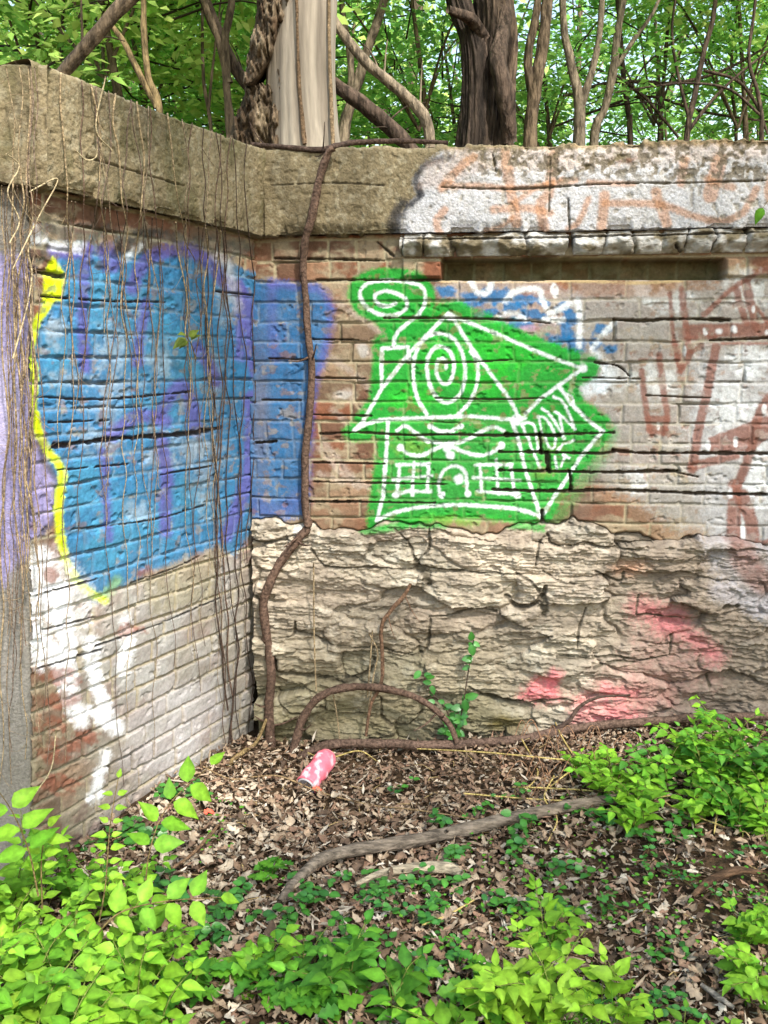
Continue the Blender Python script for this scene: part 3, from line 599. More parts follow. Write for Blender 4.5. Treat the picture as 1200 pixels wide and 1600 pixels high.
DK = (1 - sst(0, .06, np.minimum(fx, 1 - fx))) * sst(.35, .6, fbm(U * 14, Z * 40, 89, 2)); carve(PX, PY, H, DK, [([(892, 368), (893, 401)], 5, .04), ([(1058, 383), (1070, 400)], 8, .03), ([(620, 373), (800, 372), (1000, 368), (1300, 360)], 3, .015)], seed=85)
t = fbm(U * 20, Z * 30, 86, 4)[..., None]; COL = lin((206, 202, 198), K) * sst(.35, .6, t) + lin((132, 120, 98), K) * (1 - sst(.35, .6, t))
d3 = np.clip(DK, 0, 1)[..., None] * .8; COL = COL * (1 - d3) + lin((50, 44, 38), K) * d3
V = PB(U, Z, H)
und = PB(u, np.full_like(u, zz0), np.full_like(u, -0.06))[None]; V = np.concatenate([und, V], 0); COL = np.concatenate([COL[:1] * .8, COL], 0)
part('ledge_course', V, gridq(*V.shape[:2]), M_stone, back, COL, label='crumbling white-painted brick course under the cap')

# ================================================================== SIDE WALL
side = empty('brick_wall', PL(np.array(S_END / 2), np.array(0.), np.array(.02)), 'short left side wall of brick with faded blue, purple and yellow graffiti and hanging vines', 'wall')
u = np.arange(-0.10, S_END, st); z = np.arange(-0.30, ZB + 0.01, st)
U, Z = np.meshgrid(u, z); P0 = PL(U, Z, np.zeros_like(U)); PX, PY = proj(P0)
H, COL, FACE, DIRT = brick_field(U, Z, 23, zslot + .012, 0.0757)
DK = np.zeros_like(H)
side_cr = ([([(85, 697), (180, 686), (280, 679), (345, 669)], 6.5, .04), ([(28, 418), (100, 432)], 6, .03), ([(60, 462), (160, 470), (260, 472)], 3.5, .02), ([(60, 620), (160, 624), (300, 612)], 4, .02), ([(75, 660), (170, 657)], 3.5, .02),
    ([(340, 455), (400, 462)], 4, .02), ([(250, 742), (330, 728)], 3, .02), ([(90, 735), (200, 725)], 3, .02), ([(60, 930), (150, 905)], 4, .02), ([(110, 828), (240, 812), (320, 790)], 3, .018), ([(205, 912), (280, 885), (310, 870)], 3.5, .02),
    ([(150, 1010), (250, 975), (345, 935)], 3.5, .018), ([(70, 985), (150, 965)], 3.5, .02), ([(60, 1045), (160, 1015)], 3.5, .02)])
carve(PX, PY, H, DK, [(c_[0], c_[1] * (.95 if c_[1] > 5 else .6), c_[2] * .7) for c_ in side_cr], seed=121)
# lime-washed, paler lower half
lw = (sst(760, 960, PY + 40 * (fbm(PX / 60, PY / 60, 131, 3) - .5)) * FACE * (0.35 + 0.75 * fbm(U * 9, Z * 9, 132, 4)) * sst(60, 200, PX + 60 * (fbm(PX / 30, PY / 30, 135, 2) - .5)))[..., None]
COL = COL * (1 - lw) + lin((198, 196, 194), K) * lw
lw = (sst(700, 980, PY) * (1 - FACE) * .6 * fbm(U * 20, Z * 20, 133, 2))[..., None]; COL = COL * (1 - lw) + lin((206, 196, 176), K) * lw
H = H - .006 * (1 - FACE) * sst(800, 900, PY); gb = (sst(0.4, .6, fbm(U * 5, Z * 5, 134, 3)) * .4)[..., None]; COL = COL * (1 - gb) + lin((150, 138, 118), K) * gb
cover = np.clip(1 - 0.22 * (1 - FACE) - 0.5 * DIRT, .08, 1) * (1 - .7 * np.clip(DK, 0, 1)) * (1 - .55 * sst(0.62, 0.72, fbm(U * 26, Z * 34, 143, 4)))
p = Painter(PX, PY, COL, cover)
B2 = lin((50, 134, 188), K); CY = lin((86, 166, 204), K)
p.fill([(20, 345), (130, 352), (330, 372), (430, 388), (430, 402), (300, 396), (160, 402), (30, 410)], lin((96, 100, 96), K), 12, .75, 6, .3)
p.fill([(95, 402), (150, 398), (300, 400), (410, 430), (440, 500), (440, 812), (395, 832), (365, 868), (340, 850), (255, 885), (190, 915), (150, 940), (112, 888), (95, 830), (75, 700), (55, 620), (40, 540), (60, 500)], B2, 8, .95, 4, .12)
for (x, y, a_, b_) in [(150, 460, 40, 60), (90, 560, 20, 50), (230, 520, 50, 60), (200, 830, 60, 40), (130, 760, 40, 40), (300, 560, 40, 50), (240, 650, 40, 30), (160, 870, 30, 30), (300, 780, 40, 30)]: p.blob(x, y, a_, b_, CY, .5, .7, .8)
for (x, y, a_, b_) in [(180, 545, 22, 36), (87, 520, 10, 22), (90, 510, 14, 12), (180, 600, 32, 14), (165, 640, 18, 22), (250, 560, 20, 26), (215, 800, 16, 14), (300, 700, 44, 20), (335, 590, 12, 40), (320, 740, 20, 50), (250, 720, 30, 10), (110, 590, 30, 12), (352, 460, 12, 40), (150, 690, 30, 16)]:
    p.blob(x, y, a_, b_, lin((170, 184, 200), K), .6, .7, 1.2)
PU2 = lin((108, 98, 180), K)
for l, wd in [([(330, 90), (310, 300), (320, 540)], 40), ([(550, 300), (525, 420), (515, 520)], 40), ([(500, 240), (530, 160), (600, 110), (700, 100), (780, 140), (850, 220), (920, 280), (945, 450), (960, 560)], 50), ([(600, 720), (650, 630), (690, 610), (720, 680), (735, 770)], 50),
              ([(940, 650), (945, 800), (930, 950), (850, 1170)], 50), ([(385, 850), (400, 1000), (405, 1180)], 22), ([(740, 460), (780, 520), (810, 590)], 45), ([(605, 800), (625, 950), (620, 1150)], 45), ([(420, 790), (520, 720), (620, 740)], 55),
              ([(400, 100), (420, 150)], 70), ([(200, 100), (270, 110), (320, 100)], 44), ([(900, 220), (900, 500)], 30)]:
    p.stroke(z3(l), wd / 2.7, PU2, 7, .8)
p.fill([(35, 350), (70, 352), (75, 378), (38, 385)], WHITE, 6, .7); p.fill([(78, 378), (135, 380), (130, 395), (80, 392)], WHITE, 5, .6); p.stroke([(195, 405), (220, 385)], 9, WHITE, 5, .6)
p.stroke([(185, 395), (205, 370), (250, 365)], 12, BLK, 6, .7); p.stroke([(340, 400), (360, 425), (372, 480)], 12, lin((200, 200, 206), K), 8, .6)
p.fill([(20, 425), (52, 420), (45, 500), (32, 560), (42, 640), (62, 712), (88, 750), (92, 800), (72, 830), (40, 850), (15, 850)], LAV, 7, .92, 3)
p.stroke([(52, 420), (44, 500), (32, 560), (44, 640), (66, 714), (90, 755), (88, 805), (66, 835)], 8, lin((86, 84, 96), K), 5, .7)
p.fill(z3([(195, 125), (245, 190), (232, 285), (160, 290), (165, 210)]), YEL, 4, .97, 1.5)
p.stroke(z3([(190, 290), (140, 370), (112, 480), (132, 560), (128, 720), (165, 830), (232, 925), (222, 1080), (235, 1200), (262, 1290), (320, 1370), (390, 1410)]), 11, YEL, 4, .93)
p.stroke(z3([(390, 1400), (440, 1340)]), 10, lin((180, 220, 90), K), 8, .5)
WW = lin((244, 244, 250), .92)
for l, wd in [([(215, 180), (225, 260)], 90), ([(130, 205), (135, 320)], 36), ([(240, 250), (255, 400), (262, 490)], 56), ([(150, 340), (210, 420), (240, 500), (300, 660)], 60), ([(350, 370), (352, 480), (390, 600), (440, 690)], 46), ([(470, 290), (480, 380), (460, 470)], 44), ([(150, 350), (150, 450)], 50), ([(160, 50), (170, 190)], 60), ([(340, 620), (420, 700)], 30), ([(400, 790), (350, 960)], 30)]:
    p.stroke(z9(l), wd / 2.4, WW, 7, .9, True, 4)
p.fill([(45, 860), (110, 880), (150, 940), (130, 1000), (60, 1010), (45, 940)], WW, 20, .6, 10, .35); p.blob(75, 915, 26, 50, WW, .4, .7)
p.fill([(200, 1130), (260, 1080), (330, 1060), (350, 1120), (260, 1200), (190, 1200)], lin((216, 210, 214), K), 16, .5, 8)
p.blob(152, 1242, 10, 8, WW, .9)
for (x, y, a_, b_) in [(95, 1058, 26, 12), (100, 1095, 30, 12), (80, 1130, 30, 12), (110, 1165, 26, 12), (95, 1225, 34, 14), (135, 1150, 20, 10), (90, 1180, 30, 10), (230, 895, 20, 8), (80, 900, 10, 14), (200, 985, 20, 10)]: p.blob(x, y, a_, b_, lin((158, 96, 76), K), .75, .4, .9)
p.fill([(230, 900), (330, 870), (340, 930), (240, 960)], lin((168, 158, 128), K), 14, .6, 6)
dkc = np.clip(DK, 0, 1)[..., None] * 0.8; COL2 = p.col.reshape(COL.shape); COL2 = COL2 * (1 - dkc) + lin((48, 46, 50), K) * dkc
part('brickwork', PL(U, Z, H), gridq(*U.shape, flip=True), M_brick, side, COL2, label='side wall bricks, blue graffiti above and lime-washed below')
def paint_side(px, py, h, col, dk, Uu, Ar, pit):
    carve(px, py, h, dk, [([(135, 245), (220, 270), (290, 290)], 2.5, .008), ([(75, 130), (70, 200)], 2, .006)], seed=151)
    r = fbm(Uu * 9, Ar * 5, 153, 3); m = (sst(.55, .7, r) * .5)[..., None]; col = col * (1 - m) + lin((96, 92, 56), K) * m
    d3 = np.clip(dk, 0, 1)[..., None] * .6; return h, col * (1 - d3) + lin((70, 62, 48), K) * d3
V, Q, CC = cap_mesh(PL, np.arange(-0.15, S_END + .045, .0034), 0.05, 161, paint_side)
part('concrete_cap', V, Q[:, ::-1], M_conc, side, CC, label='thick weathered grey concrete cap streaked with vine marks')

# ================================================================== PIER at the far left
pier = empty('concrete_pier', PP(np.array(.5), np.array(0.), np.array(0.)), 'smooth grey concrete pier with lavender paint at the far left edge, laced with vines', 'pier')
u = np.arange(0.0, 1.5, .005); z = np.arange(-0.3, ZB + .01, .005); U, Z = np.meshgrid(u, z); PX, PY = proj(PP(U, Z, 0 * U))
H = .012 * (fbm(U * 5, Z * 5, 171, 4) - .5) + .004 * (fbm(U * 50, Z * 50, 172, 3) - .5) - .02 * sst(.012, 0, U)
t = fbm(U * 6, Z * 3, 173, 4)[..., None]; COL = lin((170, 164, 158), K) * t + lin((128, 122, 112), K) * (1 - t)
p = Painter(PX, PY, COL, np.ones(PX.shape))
p.fill([(-400, 410), (25, 400), (60, 410), (60, 860), (20, 880), (5, 915), (-30, 920), (-400, 930)], LAV, 12, .85, 5, .2)
p.fill([(-400, 560), (20, 560), (30, 650), (10, 700), (-400, 720)], lin((214, 206, 236), .8), 12, .5, 5, .2)
part('shaft', PP(U, Z, H), gridq(*U.shape, flip=True), M_conc, pier, p.col)
V, Q, CC = cap_mesh(PP, np.arange(-0.06, 1.5, .005), 0.05, 181, paint_side)
part('concrete_cap', V, Q[:, ::-1], M_conc, pier, CC)

# ================================================================== GROUND
def sheet(name, xs, ys, zf, mat, colf, holes=None):
    X, Y = np.meshgrid(xs, ys); Zg = zf(X, Y); V = np.stack([X, Y, Zg], -1); Q = gridq(*X.shape)
    if holes is not None:
        c = V.reshape(-1, 3)[Q].mean(1); Q = Q[~holes(c[:, 0], c[:, 1])]
    return part(name, V.reshape(-1, 3), Q, mat, None, colf(X, Y).reshape(-1, 3), kind='structure')
def axis(fine, lo, hi, far, n=26):
    m = np.arange(lo, hi, fine); k = np.geomspace(fine, far, n)
    return np.concatenate([(lo - np.cumsum(k))[::-1], m, hi + np.cumsum(k)])
def soilcol(X, Y):
    t = fbm(X * 7, Y * 7, 201, 4)[..., None]; return lin((104, 82, 60), K) * t + lin((66, 52, 38), K) * (1 - t)
sheet('ground', axis(.02, -1.6, 2.4, 14), axis(.02, .9, 3.7, 14), gz, M_soil, soilcol)
# upper ground held back by the walls
Ed = PP(np.array([0.0, 1.5, 30.]), np.array([2.2] * 3), np.array([-.12] * 3)); E0 = PL(np.array(0.), np.array(2.2), np.array(-.12)); Er = PB(np.array([0, 3., 60.]), np.array([2.2] * 3), np.array([-.12] * 3))
front = [Ed[2], Ed[1], Ed[0], E0, Er[1], Er[2]]
fr_ = np.vstack([catmull([front[i], front[i + 1]], 12)[:-1] for i in range(5)] + [Er[2:3]])
rows = []
for k, dy in enumerate([0, .1, .3, .6, 1, 1.6, 2.5, 4, 6, 9, 13, 20, 30, 45, 70]):
    r_ = fr_.copy(); r_[:, 1] += dy; r_[:, 2] = ZT - .06 + (.0 if k < 2 else .05 * (fbm(r_[:, 0] * 1.5 + 50, r_[:, 1] * 1.5 + 50, 205, 3) - .5)) + 0.010 * dy
    rows.append(r_)
V = np.array(rows); part('upper_ground', V.reshape(-1, 3), gridq(*V.shape[:2]), M_soil, None, soilcol(V[..., 0], V[..., 1]).reshape(-1, 3), kind='structure')

#PLANTS#
# ================================================================== VINES & ROOTS
VC = lin((112, 90, 78), K); VCP = lin((178, 156, 124), K); VCD = lin((88, 72, 64), K)
def wallpt(fn, px, py, o): return fn(px, py, o)
rg = random.Random(5)
def vine(name, label, cat, pts, r, col, parts=None, group=None, rough=.35, sides=8, seed=1, twigs=0):
    """pts: world points. One mesh thing with origin near its foot"""
    mb = MB(); P = mb.tube(pts, r, sides, 8, col, rough, seed)
    q = random.Random(seed)
    for k in range(twigs):
        i = q.randrange(3, len(P) - 3); a = P[i]; d = np.array([q.uniform(-1, 1), q.uniform(-.5, .1), q.uniform(-1, .6)]); d /= np.linalg.norm(d)
        L = q.uniform(.04, .13); mb.tube([a, a + d * L * .5 + np.array([0, 0, -.01]), a + d * L], [np.mean(r) * .35, np.mean(r) * .12], 5, 4, col, 0, seed)
    V = np.vstack(mb.V); o = V[V[:, 2].argmin()].copy(); V = V - o
    ob = add(name, make_mesh(name, V, np.vstack(mb.Q), M_vine, np.vstack(mb.Cc)), None); ob.location = o
    set_props(ob, label, cat, group); return ob
# the thick vine climbing over the cap
mp = [(522, 231, .085), (512, 240, .085), (498, 285, .075), (487, 340, .072), (476, 378, .05), (474, 420, .022), (478, 470, .022), (481, 520, .02), (487, 570, .022), (484, 640, .02), (477, 710, .024), (477, 790, .024), (481, 822, .03), (464, 845, .04), (441, 875, .04), (424, 905, .045), (412, 945, .045), (418, 1000, .04), (424, 1050, .05), (420, 1110, .05), (424, 1170, .06), (424, 1200, .07)]
vine('climbing_vine', 'thickest brown vine climbing from the leaf litter up the corner and over the concrete cap', 'vine', [hitB(*q) for q in mp], [.012, .015, .013, .013, .015, .016, .017, .018, .022], VC, seed=3, sides=12, twigs=9)
mp = [(392, 229, .04), (440, 233, .05), (500, 238, .055), (525, 232, .04), (560, 226, -.02), (640, 224, -.03), (700, 227, -.02)]
vine('root', 'thin dark root lying along the top edge of the concrete cap below the dead trunk', 'root', [hitB(*q) + np.array([0, 0, .008]) for q in mp], [.007, .010, .012, .010, .008], VCD, seed=4, twigs=3)
def onG(px, py, dz=0.01):
    g = G(px, py); g[2] += dz; return g
mp = [hitB(452, 1200, .16), hitB(462, 1160, .14), hitB(474, 1120, .12), hitB(505, 1085, .11), hitB(560, 1073, .09), hitB(620, 1080, .09), hitB(665, 1098, .1), hitB(700, 1130, .12), hitB(715, 1160, .13)]
vine('root', 'brown root arching in a half circle against the stone base beside the pink can', 'root', mp, [.018, .017, .016, .014, .013, .01], VC, seed=6, sides=10, twigs=4)
mp = [hitB(450, 1212, .18), hitB(476, 1180, .15), hitB(520, 1163, .13), hitB(600, 1162, .12), hitB(680, 1164, .12), hitB(760, 1160, .11), hitB(830, 1152, .11), hitB(900, 1138, .1), hitB(1000, 1128, .1), hitB(1100, 1122, .1), hitB(1230, 1118, .1)]
vine('root', 'long grey-brown root running along the foot of the stone wall', 'root', mp, [.016, .018, .017, .018, .016, .015], lin((118, 96, 84), K), seed=7, sides=10, twigs=8)
mp = [hitB(838, 1150, .1), hitB(885, 1130, .1), hitB(905, 1105, .07), hitB(935, 1090, .06), hitB(985, 1086, .05)]
vine('vine', 'thin dark vine rising from the root across the pink sprayed stones', 'vine', mp, [.009, .007, .004], VCD, seed=8)
mp = [hitB(572, 1150, .08), hitB(580, 1100, .07), hitB(597, 1062, .06), hitB(596, 985, .06), hitB(606, 960, .06), hitB(628, 935, .055), hitB(642, 912, .05)]
vine('vine', 'short knobbly vine on the limestone above the arched root', 'vine', mp, [.006, .007, .008, .009, .006], lin((134, 104, 84), K), seed=9, twigs=3)
for i, l in enumerate([[(582, 985), (578, 1040), (574, 1090)], [(577, 990), (590, 1020), (583, 1060), (570, 1150)], [(490, 880), (491, 1000), (494, 1080)], [(520, 1080), (528, 1130), (532, 1175)]]):
    vine('dry_stalk', ['pale straw upright beside the short knobbly vine', 'straw slanting under the short knobbly vine', 'thin pale string hanging down the limestone left of centre', 'short pale straw inside the arched root'][i], 'stalk', [hitB(x, y, .06) for x, y in l], .0032, VCP, seed=30 + i, sides=6, group='pale dry stems against the stone base')
# hanging vines on the side wall (in front of the cap, then down the bricks)
def hangL(xs, y0, y1, seed, r=.0035, col=VCP, tan=0.0, wig=8):
    q = random.Random(seed); pts = []; n = max(5, int((y1 - y0) / 55)); x = xs
    tall = q.random() < .55 or y0 < 245; y0 = (108 + max(0, x - 68) * .38 - 3) if tall else (292 + x * .2); n = max(6, int((y1 - y0) / 42))
    if y0 > 900: y0 = 900
    for k in range(n + 1):
        t = k / n; y = y0 + (y1 - y0) * t
        capb = 290 + (372 - 290) * min(max(x / 400, 0), 1)
        o = (.03 if k == 0 and tall else .066) if y < capb + 4 else (.04 if y < capb + 30 else .006 + .012 * q.random())
        pts.append(hitL(x, y, o))
        if k == 0 and tall: pts.append(hitL(x, y + 3, .066))
        x += tan * (y1 - y0) / n + q.uniform(-wig, wig)
    return pts
hv = [(95, 220, 700, 0), (112, 260, 640, 0), (128, 300, 900, .01), (150, 150, 620, 0), (143, 215, 520, .06), (165, 330, 820, -.01), (182, 300, 700, .02), (205, 235, 560, .05), (214, 340, 930, 0), (232, 360, 760, .0), (238, 300, 720, .01), (255, 330, 900, .0), (262, 270, 620, .06),
      (285, 300, 650, .02), (300, 340, 1010, .01), (318, 300, 700, 0), (322, 290, 860, .03), (331, 310, 1100, .02), (340, 300, 900, .01), (290, 250, 460, .12), (180, 560, 1120, .03), (150, 700, 1180, .07), (235, 640, 1040, .0), (205, 760, 1230, .01), (275, 500, 1000, .04), (118, 480, 1190, .0), (310, 600, 1080, .02), (170, 380, 760, 0), (345, 480, 900, .0), (225, 460, 850, .05)]
ORD = ['first', 'second', 'third', 'fourth', 'fifth', 'sixth', 'seventh', 'eighth', 'ninth', 'tenth', 'eleventh', 'twelfth', 'thirteenth', 'fourteenth', 'fifteenth', 'sixteenth', 'seventeenth', 'eighteenth', 'nineteenth', 'twentieth'] + ['twenty-' + q for q in ['first', 'second', 'third', 'fourth', 'fifth', 'sixth', 'seventh', 'eighth', 'ninth']] + ['last']
mx_ = [x + tn * (b_ - a) / 2 for x, a, b_, tn in hv]; RK = {i: sorted(mx_).index(v) for i, v in enumerate(mx_)}
GV = 'thin dry vines hanging on the side wall'
for i, (x, a, b_, tn) in enumerate(hv):
    c = [VCP, lin((128, 108, 96), K), VC, lin((158, 138, 116), K)][(i * 7) % 4]
    vine('hanging_vine', ['pale', 'brown', 'dark', 'tan'][(i * 7) % 4] + ' thin vine hanging on the blue side wall, ' + ORD[RK[i]] + ' of thirty from the left', 'vine', hangL(x, a, b_, 100 + i, r=.003, tan=tn), [.0018 if i % 4 else .0030, .0016, .0010], c, group=GV, seed=100 + i, sides=6, twigs=4)
for i, (x, a, b_, tn) in enumerate([(318, 235, 1110, .05), (345, 260, 1180, .028), (352, 330, 1190, .015), (338, 380, 1150, .03), (360, 420, 1170, .01), (364, 820, 1195, .02), (385, 240, 880, -.02)]):
    c = [VCD, VC, VCD][(i) % 3]
    vine('hanging_vine', ['dark brown', 'brown', 'dark brown'][i % 3] + ' vine running down the inner corner, ' + ORD[i] + ' of seven from the left', 'vine', hangL(x, a, b_, 200 + i, tan=tn, wig=7), [.0016, .0024, .0036 if i < 3 else .0018], c, group='dark vines down the inner corner', seed=200 + i, sides=7, twigs=4)
for i in range(17):
    q = random.Random(300 + i); x = 2 + i * 3.4 + q.uniform(-3, 3); pts = []; y0 = q.choice([104, 285, 290, 295, 300, 104]); y1 = q.uniform(800, 1290)
    n = 18
    for k in range(n + 1):
        y = y0 + (y1 - y0) * k / n; o = .075 if y < 330 else .02 + .03 * q.random()
        r_ = ray(x, y); Yp = 2.50 - o; t = Yp / r_[1]; pts.append(np.array([0, 0, EYE]) + r_ * t); x += q.uniform(-7, 7) + .3
    c = [VCP, lin((140, 120, 106), K), lin((164, 142, 118), K)][i % 3]
    vine('hanging_vine', ['pale', 'grey-brown', 'tan'][i % 3] + ' vine tangled over the lavender pier edge, ' + (ORD[i] if i < 16 else 'last') + ' of seventeen from the left', 'vine', pts, [.0014, .0030 if i % 3 == 0 else .0016, .0013], c, group='vines tangled over the pier edge', seed=300 + i, sides=6, twigs=16)
for i, l in enumerate([[(118, 235), (135, 250), (150, 245), (152, 225)], [(20, 560), (42, 480), (50, 430), (45, 400)], [(10, 240), (30, 260), (12, 300), (30, 345), (15, 380)], [(45, 300), (90, 280), (60, 340), (20, 420)], [(55, 1240), (80, 1200), (88, 1140)], [(165, 120), (150, 200), (175, 235)]]):
    vine('tendril', ['curled pale tendril on top of the cap near its left end', 'pale tendril arching over the lavender pier', 'zigzag pale tendril on the pier cap', 'looping pale tendril below the left end of the cap', 'pale tendril curling at the foot of the side wall', 'tiny tendril hooked over the cap top edge'][i], 'tendril', [hitL(x, y, .07) for x, y in l], .002, lin((206, 186, 150), K), seed=330 + i, sides=6, group='curled pale tendrils at the left')
mp = [hitL(x, y, .12) for x, y in [(352, 1215), (362, 1190), (380, 1175), (400, 1160)]] + [hitB(418, 1120, .06)]
vine('root', 'bent tan root beside the foot of the inner corner', 'root', mp, [.010, .009, .006], lin((160, 136, 96), K), seed=12)

# ================================================================== LEAVES
def frame(d, n):
    d = d / (np.linalg.norm(d, axis=1)[:, None] + 1e-9); s = np.cross(n, d); s /= np.linalg.norm(s, axis=1)[:, None] + 1e-9
    return d, s, np.cross(d, s)
SH = {'ovate': ([0, .10, .30, .55, .80, 1], [.03, .58, 1., .82, .36, 0.0]), 'round': ([0, .12, .35, .62, .86, 1], [.04, .66, 1., .93, .5, 0.]),
      'lance': ([0, .15, .38, .62, .84, 1], [.03, .5, 1., .8, .35, 0.]), 'lobed': ([0, .14, .3, .42, .6, .72, .88, 1], [.1, .75, .45, 1., .5, .7, .3, 0])}
def leaves(mb, base, d, n, L, W, col, shape='ovate', fold=.25, droop=.25, crumple=0., rs=None):
    base = np.asarray(base, float); d, s, n = frame(np.asarray(d, float), np.asarray(n, float)); N = len(base)
    t, wd = map(np.array, SH[shape]); m = len(t); L = np.broadcast_to(L, (N,)); W = np.broadcast_to(W, (N,)); fold = np.broadcast_to(fold, (N,)); droop = np.broadcast_to(droop, (N,))
    x = L[:, None] * t[None]; y = W[:, None] * wd[None] * .5
    zc = -droop[:, None] * L[:, None] * t[None] ** 2; zs = zc + fold[:, None] * y
    if crumple > 0 and rs is not None:
        zc = zc + rs.normal(0, crumple, zc.shape) * L[:, None]; z1 = zs + rs.normal(0, crumple * 1.6, zs.shape) * L[:, None]; z2_ = zs + rs.normal(0, crumple * 1.6, zs.shape) * L[:, None]
        y1 = y * (1 + rs.normal(0, .25, y.shape)); y2 = y * (1 + rs.normal(0, .25, y.shape))
    else: z1 = z2_ = zs; y1 = y2 = y
    def pt(x, y, z): return base[:, None] + x[..., None] * d[:, None] + y[..., None] * s[:, None] + z[..., None] * n[:, None]
    V = np.stack([pt(x, -y1, z1), pt(x, 0 * y, zc), pt(x, y2, z2_)], 2)   # N,m,3,3
    q = gridq(m, 3); Q = (np.arange(N)[:, None, None] * m * 3 + q[None]).reshape(-1, 4)
    col = np.asarray(col, float); col = np.broadcast_to(col, (N, 3)) if col.ndim < 2 else col
    c = np.repeat(col[:, None, :], m * 3, 1).reshape(N, m, 3, 3).copy(); c[:, :, 1] *= 1.3; c[:, 1:-1, 0] *= (.9 + .2 * hsh(np.arange(N), np.arange(N) * 0, 5))[:, None, None]; c[:, 2::2, ::2] *= .93; c = c * (1 - .10 * t)[None, :, None, None]
    mb.put(V.reshape(-1, 3), Q, c.reshape(-1, 3))

LG = lin((160, 214, 62), .74); MG = lin((124, 190, 56), .72); DG = lin((56, 122, 44), .62); YG = lin((172, 216, 66), .70)
CO = C
def plant(name, label, cat, base, H, nst, leafL, seed, c0, c1, shape='ovate', spread=.5, gap=.035, group=None, asp=.62, aim=None, mat=None, droop=.3, petiole=.3, stemcol=None, opp=True):
    rs = np.random.RandomState(seed); base = np.array(base, float)
    root = empty(name, base, label, cat, group); st_ = MB(); lf = MB(); B = []; D = []; Nn = []; Ls = []; Cs = []
    for k in range(nst):
        az = rs.uniform(0, 2 * math.pi) if aim is None else aim + rs.normal(0, .5); hh = H * rs.uniform(.6, 1.1); out = spread * hh * rs.uniform(.3, 1.2)
        a = np.array([math.cos(az), math.sin(az), 0]); o = rs.normal(0, .018, 3); o[2] = -.02
        pts = [base + o, base + o + a * out * .25 + [0, 0, hh * .45], base + o + a * out * .6 + [0, 0, hh * .82], base + o + a * out * 1.15 + [0, 0, hh * 1.0]]
        P = catmull(pts, 8); st_.tube(P, [max(.0014, H * .009), .0011], 5, 1, stemcol if stemcol is not None else lin((130, 140, 70), .7), 0, 0, smoothpath=False)
        L = np.concatenate([[0], np.cumsum(np.linalg.norm(np.diff(P, axis=0), axis=1))]); sp_ = np.arange(L[-1] * .22, L[-1], gap); 
        for j, l_ in enumerate(list(sp_) + [L[-1]]):
            p_ = np.array([np.interp(l_, L, P[:, i]) for i in range(3)]); q_ = np.array([np.interp(min(l_ + .01, L[-1]), L, P[:, i]) for i in range(3)]); T = q_ - p_
            if np.linalg.norm(T) < 1e-6: T = P[-1] - P[-2]
            T /= np.linalg.norm(T); S = np.cross(T, [0, 0, 1.]); S /= np.linalg.norm(S) + 1e-9
            f = l_ / L[-1]; sz = leafL * (0.55 + .6 * math.sin(math.pi * min(.95, f * .85 + .1))) * rs.uniform(.75, 1.15)
            last = j == len(sp_)
            for sd in ((0,) if last else ((-1, 1) if opp else ((-1) ** j,))):
                dd = T * (.55 if not last else 1.) + S * sd * .9 + np.array([0, 0, rs.uniform(-.25, .12)]) + rs.normal(0, .18, 3)
                dd /= np.linalg.norm(dd); b0 = p_; b1 = p_ + dd * sz * petiole * .5
                if sd: st_.tube([b0, b1], [.0009, .0007], 4, 1, stemcol if stemcol is not None else lin((130, 140, 70), .7), 0, 0)
                B.append(b1); D.append(dd); Nn.append(np.array([rs.normal(0, .28), -.35 + rs.normal(0, .28), 1.])); Ls.append(sz)
                t = rs.rand(); cc = np.array(c0) * (1 - t) + np.array(c1) * t
                Cs.append(cc * rs.uniform(.62, 1.15) * (1.12 if f > .8 else 1))
    Ls = np.array(Ls)
    leaves(lf, B, D, Nn, Ls, Ls * asp * rs.uniform(.85, 1.12, len(Ls)), np.array(Cs), shape, rs.uniform(.1, .4, len(Ls)), droop * rs.uniform(.3, 1.5, len(Ls)))
    st_.build('stem', M_vine, root); lf.build('foliage', mat or M_leaf, root); return root
SEED = 'shrubby_seedling'
# --- left foreground mass
GL = 'leafy seedlings crowding the lower left'
LP = [ # px, py of the base, height, stems, leaf, label
 (40, 1440, .30, 6, .052, 'bright green seedling in front of the pier foot'),
 (120, 1420, .26, 6, .045, 'small-leaved green seedling in front of the side wall bricks'),
 (185, 1440, .22, 6, .045, 'green seedling just left of the seven-leaf arching sprig'),
 (20, 1530, .27, 7, .055, 'seedling at the left edge, midway up the green mass'),
 (95, 1520, .26, 8, .050, 'seedling in the middle of the lower left green mass'),
 (170, 1530, .24, 7, .055, 'seedling with broad leaves on the inner side of the green mass'),
 (240, 1530, .20, 6, .055, 'seedling at the right rim of the lower left green mass'),
 (40, 1640, .27, 8, .060, 'seedling filling the bottom left corner'),
 (130, 1640, .26, 8, .060, 'seedling at the bottom edge next to the corner one'),
 (215, 1650, .24, 7, .060, 'seedling at the bottom edge, outermost of the lower left mass'),
 (0, 1740, .27, 7, .060, 'large-leaved seedling cut by the bottom left corner'),
 (100, 1750, .27, 8, .062, 'large-leaved seedling rising from below the lower left edge'),
 (200, 1740, .22, 6, .055, 'low seedling rising from below the frame, right of the large-leaved ones')]
for i, (x, y, hh, ns, ll, lb) in enumerate(LP):
    plant(SEED, lb, 'plant', G(x, y), hh, ns, ll * .95, 400 + i, [LG, MG, MG][i % 3], [MG, LG, YG][(i // 2) % 3], gap=.034, group=GL, spread=.75)
